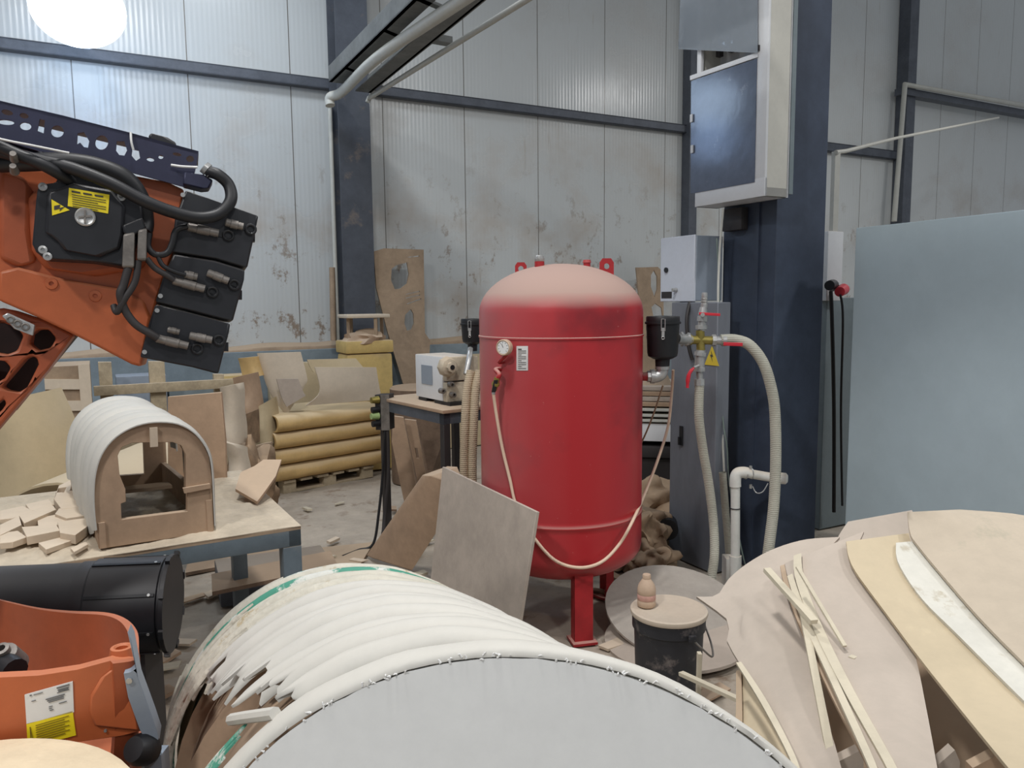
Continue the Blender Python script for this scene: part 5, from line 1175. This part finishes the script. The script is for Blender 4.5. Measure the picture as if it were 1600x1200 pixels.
# green flecked tape patch near the front and small clip
band(.06, .10, -58, -47, .012, M['slatg'], 'green_patch', crown=.003, rag0=3, rag1=4, seed=90, th_=.003, n=10)
p = ring_pt(.09, math.radians(-43), RN+.018); MB().tube([ring_pt(.15, math.radians(-46), RN+.012), p, ring_pt(.03, math.radians(-38), RN+.014)], .009, 8).build('end_clip', M['slat'], T5)
# inner core of brown board ribs
for s in (.10, .40, .70, .96):
    o_ = [ring_pt(s, math.radians(-110+220*k/30), rad_at(s)-.016) for k in range(31)]; i_ = [ring_pt(s, math.radians(110-220*k/30), rad_at(s)-.12) for k in range(31)]
    MB().prism(o_+i_, axn*.015).build('inner_rib', M['mdf'], T5)
rows = [[ring_pt(.05+.9*j/10, math.radians(-105+210*i/40), rad_at(.5)-.055) for j in range(11)] for i in range(41)]
MB().grid(rows, lambda i, j, p: -upv*.01).build('inner_skin', M['dark'], T5)
# straight skirt to the floor
for s_, sg in ((.02, -1), (.02, 1), (.95, -1), (.95, 1)):
    p = ring_pt(s_, math.radians(108*sg), rad_at(s_)-.03); MB().obb(V((p.x-.02, p.y-.02, 0)), V((.04, 0, 0)), V((0, .04, 0)), Z*p.z).build('leg', M['mdf'], T5)

# ================================================================== CURVED PLYWOOD SHEETS, lower right
def dsurf(px, py):                      # distance of the pile surface (it rises gently away from the camera)
    k = (1200-py)/400
    return 1.10+.78*k + max(0, (1330-px)/250)**1.4*.16
def petal(A, B, lift, mt_, lb, th=.009, sag=0.02, grp='curved plywood sheets in the front right pile', n=22, m=14, ext=None):
    R = ruled(A, B, lambda x, y: at(x, y, dsurf(x, y)+lift), lambda x, y: at(x, y, dsurf(x, y)+lift), n=n, m=m, sag=sag)
    return MB().grid(R, lambda i, j, p: (V((.25, .55, -1)).normalized()*th)).build('curved_plywood', mt_, label=lb, cat='sheet', group=grp, ang=60)
petal([(1325, 815), (1310, 838), (1290, 880)], [(1425, 797), (1445, 850), (1470, 900)], .10, M['ply'], 'rearmost dusty sheet with a lip, under the mottled top sheet')
petal([(1226, 880), (1234, 910), (1262, 980), (1310, 1080), (1372, 1200), (1400, 1260)], [(1350, 830), (1336, 880), (1380, 950), (1424, 1008), (1448, 1110), (1475, 1260)], -.03, M['ply'], 'dusty gray sheet with a shallow dent left of the yellow sheet', sag=.015)
petal([(1219, 884), (1226, 915), (1252, 985), (1298, 1085), (1358, 1200), (1385, 1260)], [(1262, 870), (1266, 905), (1300, 980), (1345, 1080), (1410, 1200), (1440, 1260)], .0, M['mdf'], 'thin brown-edged sheet lying directly under the dented sheet', sag=0)
petal([(1240, 868), (1243, 905), (1272, 985), (1322, 1085), (1386, 1200), (1410, 1260)], [(1252, 864), (1257, 905), (1288, 985), (1338, 1085), (1402, 1200), (1426, 1260)], -.048, M['stick'], 'narrow cream strip lying along the left edge on top of the dented sheet', sag=0)
petal([(1322, 846), (1332, 885), (1380, 952), (1450, 1045), (1556, 1176), (1610, 1240)], [(1420, 833), (1440, 900), (1500, 980), (1560, 1040), (1640, 1110), (1700, 1170)], -.055, M['plyy'], 'yellow sheet with a round dent in the middle of the pile', sag=.012)
petal([(1400, 848), (1404, 880), (1440, 935), (1500, 995), (1600, 1095), (1660, 1150)], [(1434, 845), (1456, 870), (1500, 930), (1560, 1000), (1640, 1070), (1700, 1125)], -.075, M['plyw'], 'narrow whitewashed strip on top of the yellow sheet', sag=.004)
petal([(1418, 800), (1422, 832), (1434, 852), (1484, 912), (1540, 975), (1625, 1060), (1690, 1120)], [(1500, 796), (1600, 805), (1680, 830), (1760, 880), (1800, 930), (1850, 990), (1880, 1040)], -.095, M['plym'], 'big mottled cream sheet at the right edge of the picture', sag=.05)
petal([(1230, 900), (1250, 960), (1298, 1065), (1350, 1180), (1375, 1240)], [(1238, 896), (1258, 950), (1308, 1060), (1363, 1180), (1388, 1245)], -.045, M['stick'], 'pale splintered edge strip along the gray dented sheet', sag=0)
petal([(1150, 1035), (1190, 1100), (1232, 1180), (1250, 1230)], [(1158, 1034), (1199, 1096), (1241, 1177), (1258, 1228)], .0, M['stick'], 'pale splinter strip along the lower left edge of the broad sheet', sag=0)
def coons(top, right, bot, left, lift, mt_, lb, n=20, th=.009, bulge=.02):
    def dn(P):
        P = smooth_path([V((x, 0, y)) for x, y in P], 6) if len(P) > 2 else [V((x, 0, y)) for x, y in P]
        Ls = [0]
        for a, b in zip(P, P[1:]): Ls.append(Ls[-1]+(b-a).length)
        out = []
        for k in range(n+1):
            t = Ls[-1]*k/n; i = max(i_ for i_ in range(len(P)-1) if Ls[i_] <= t+1e-9); out.append(P[i].lerp(P[i+1], min(1, (t-Ls[i])/max(1e-9, Ls[i+1]-Ls[i]))))
        return out
    Tp, Rt, Bt, Lf = dn(top), dn(right), dn(bot), dn(left); rows = []
    for i in range(n+1):
        v = i/n; r = []
        for j in range(n+1):
            u = j/n
            p = (Tp[j]*(1-v)+Bt[j]*v)+(Lf[i]*(1-u)+Rt[i]*u)-((Tp[0]*(1-u)+Tp[-1]*u)*(1-v)+(Bt[0]*(1-u)+Bt[-1]*u)*v)
            r.append(at(p.x, p.z, dsurf(p.x, p.z)+lift-bulge*math.sin(PI*u)*math.sin(PI*min(v*1.3, 1))))
        rows.append(r)
    return MB().grid(rows, lambda i, j, p: (V((.25, .55, -1)).normalized()*th)).build('curved_plywood', mt_, label=lb, cat='sheet', group='curved plywood sheets in the front right pile', ang=60)
coons([(1088, 932), (1120, 930), (1138, 905), (1168, 880), (1208, 858), (1258, 843), (1312, 839)], [(1312, 839), (1290, 862), (1262, 882), (1246, 905), (1252, 960), (1270, 1040), (1292, 1120), (1312, 1190), (1330, 1260)], [(1270, 1260), (1330, 1260)],
      [(1088, 932), (1140, 972), (1134, 996), (1158, 1040), (1198, 1100), (1238, 1175), (1270, 1260)], .05, M['ply'], 'broad dusty sheet at the left of the front right pile, pointing at the pail')
# backing sheets seen in the gaps below
petal([(1240, 950), (1260, 1010), (1290, 1100), (1310, 1200)], [(1300, 950), (1330, 1010), (1370, 1100), (1400, 1200)], .30, M['mdf'], 'brown sheet deep in the gap between the left and the dented sheet')
petal([(1400, 1000), (1420, 1080), (1440, 1160), (1450, 1240)], [(1520, 1080), (1560, 1140), (1590, 1200), (1600, 1260)], .38, M['dark'], 'dark brown board down in the triangular gap')
petal([(1155, 1050), (1150, 1100), (1148, 1160), (1150, 1230)], [(1200, 1060), (1230, 1120), (1260, 1180), (1280, 1240)], .14, M['plyy'], 'yellowish board standing under the lower left edge of the broad sheet')
def strut(p, q, r, lb, mt_='stick'):
    a, b = at(*p), at(*q); d_ = (b-a); s_ = d_.cross(Z).normalized()*r; w_ = d_.cross(s_).normalized()*r*.6
    MB().obb(a-s_/2-w_/2, d_, s_, w_).build('wood_strip', M[mt_], label=lb, cat='strip', group='loose wood strips')
strut((1198, 890, 1.66), (1272, 972, 1.48), .016, 'pale strip lying askew across the top of the broad left sheet')
strut((1255, 960, 1.55), (1300, 1190, 1.20), .014, 'long thin strip standing in the gap beside the broad left sheet')
strut((1268, 975, 1.55), (1285, 1060, 1.45), .010, 'short thin strip beside the long one in the gap')
strut((1064, 1052, 2.45), (1160, 1096, 2.2), .020, 'pale strip sticking out right of the pail')
strut((1093, 1020, 2.5), (1086, 1252, 2.5), .022, 'pale upright strip behind the right side of the pail')
strut((1330, 1030, 1.40), (1358, 1014, 1.44), .012, 'small broken stub of wood lying on the dented sheet')
strut((1246, 886, 1.60), (1320, 1010, 1.42), .008, 'thin sliver lying along the dented sheet edge')
a_ = at(1098, 960, 1.95)
petal([(1150, 1048), (1150, 1120), (1148, 1180)], [(1158, 1046), (1160, 1120), (1158, 1190)], .12, M['mdfd'], 'thin board edge on end right of the pail', sag=0)
MB().prism([at(1290, 1200, 1.25), at(1350, 1170, 1.25), V((at(1360, 1240, 1.25).x, 1.25, .01)), V((at(1280, 1240, 1.25).x, 1.25, .01))], V((0, .02, 0))).build('board_scrap', M['ply'], label='pale triangular scrap at the bottom edge between the sheets', cat='offcut')
MB().prism([at(1466, 1195, 1.2), at(1492, 1172, 1.2), at(1500, 1190, 1.2), V((at(1500, 1240, 1.2).x, 1.2, .01)), V((at(1466, 1240, 1.2).x, 1.2, .01))], V((0, .02, 0))).build('board_scrap', M['ply'], label='pale scrap poking up at the bottom of the triangular gap', cat='offcut')
MB().prism([at(1520, 1200, 1.18), at(1562, 1178, 1.18), at(1600, 1210, 1.18), V((at(1600, 1260, 1.18).x, 1.18, .01)), V((at(1520, 1260, 1.18).x, 1.18, .01))], V((0, .02, 0))).build('board_scrap', M['mdf'], label='brown scrap under the lower end of the yellow sheet', cat='offcut')
# timber cradle that carries the pile
T6 = thing('timber_cradle', V((1.2, 1.6, 0)), 'dark timber cradle under the curved plywood sheets at the right', 'cradle')
for x, y, h in ((.62, 1.55, .62), (1.7, 1.5, .75), (.8, 2.1, .7), (1.75, 2.1, .8)): MB().obb(V((x, y, 0)), V((.06, 0, 0)), V((0, .06, 0)), Z*h).build('post', M['dark'], T6)
MB().obb(V((.6, 1.55, .50)), V((1.2, 0, 0)), V((0, .06, 0)), Z*.10).build('beam', M['dark'], T6); MB().obb(V((.8, 2.12, .6)), V((1.0, 0, 0)), V((0, .06, 0)), Z*.10).build('beam', M['dark'], T6)
MB().obb(V((.7, 1.5, .2)), V((1.1, .1, 0)), V((0, .65, 0)), Z*.03).build('shelf', M['dark'], T6)
# ================================================================== LIGHT
def lamp(name, kind, loc, power, col=(1, 1, 1), size=.3):
    l = bpy.data.lights.new(name, kind); l.energy = power; l.color = col
    o = bpy.data.objects.new(name, l); COL.objects.link(o); o.location = loc
    if kind == 'AREA': l.shape = 'DISK'; l.size = size
    else: l.shadow_soft_size = size
    return o
lamp('hall_lamp_light', 'POINT', lp-Z*.42-N*.05, 11, (.40, .60, 1.0), .25)
lamp('hall_light_near_wall', 'AREA', (-1.9, 6.2, 5.4), 40, (.82, .90, 1), .7)
for x, y, z, e in ((-2.8, -1.8, 6.0, 185), (2.4, -3.6, 6.2, 110), (-.6, 1.6, 6.2, 130), (5.4, 1.5, 6.2, 140), (-5.6, 2.5, 6.2, 25), (6.4, 7.2, 5.6, 70)):
    lamp('hall_light', 'AREA', (x, y, z), e, (1.0, .985, .97), .55)
w = bpy.data.worlds.new('hall_air'); sc.world = w; w.use_nodes = True
w.node_tree.nodes['Background'].inputs[0].default_value = (.86, .92, 1, 1); w.node_tree.nodes['Background'].inputs[1].default_value = .27
sc.view_settings.view_transform = 'Standard'; sc.view_settings.look = 'None'; sc.view_settings.gamma = 1; sc.view_settings.use_curve_mapping = False
sc.view_settings.exposure = 0.22
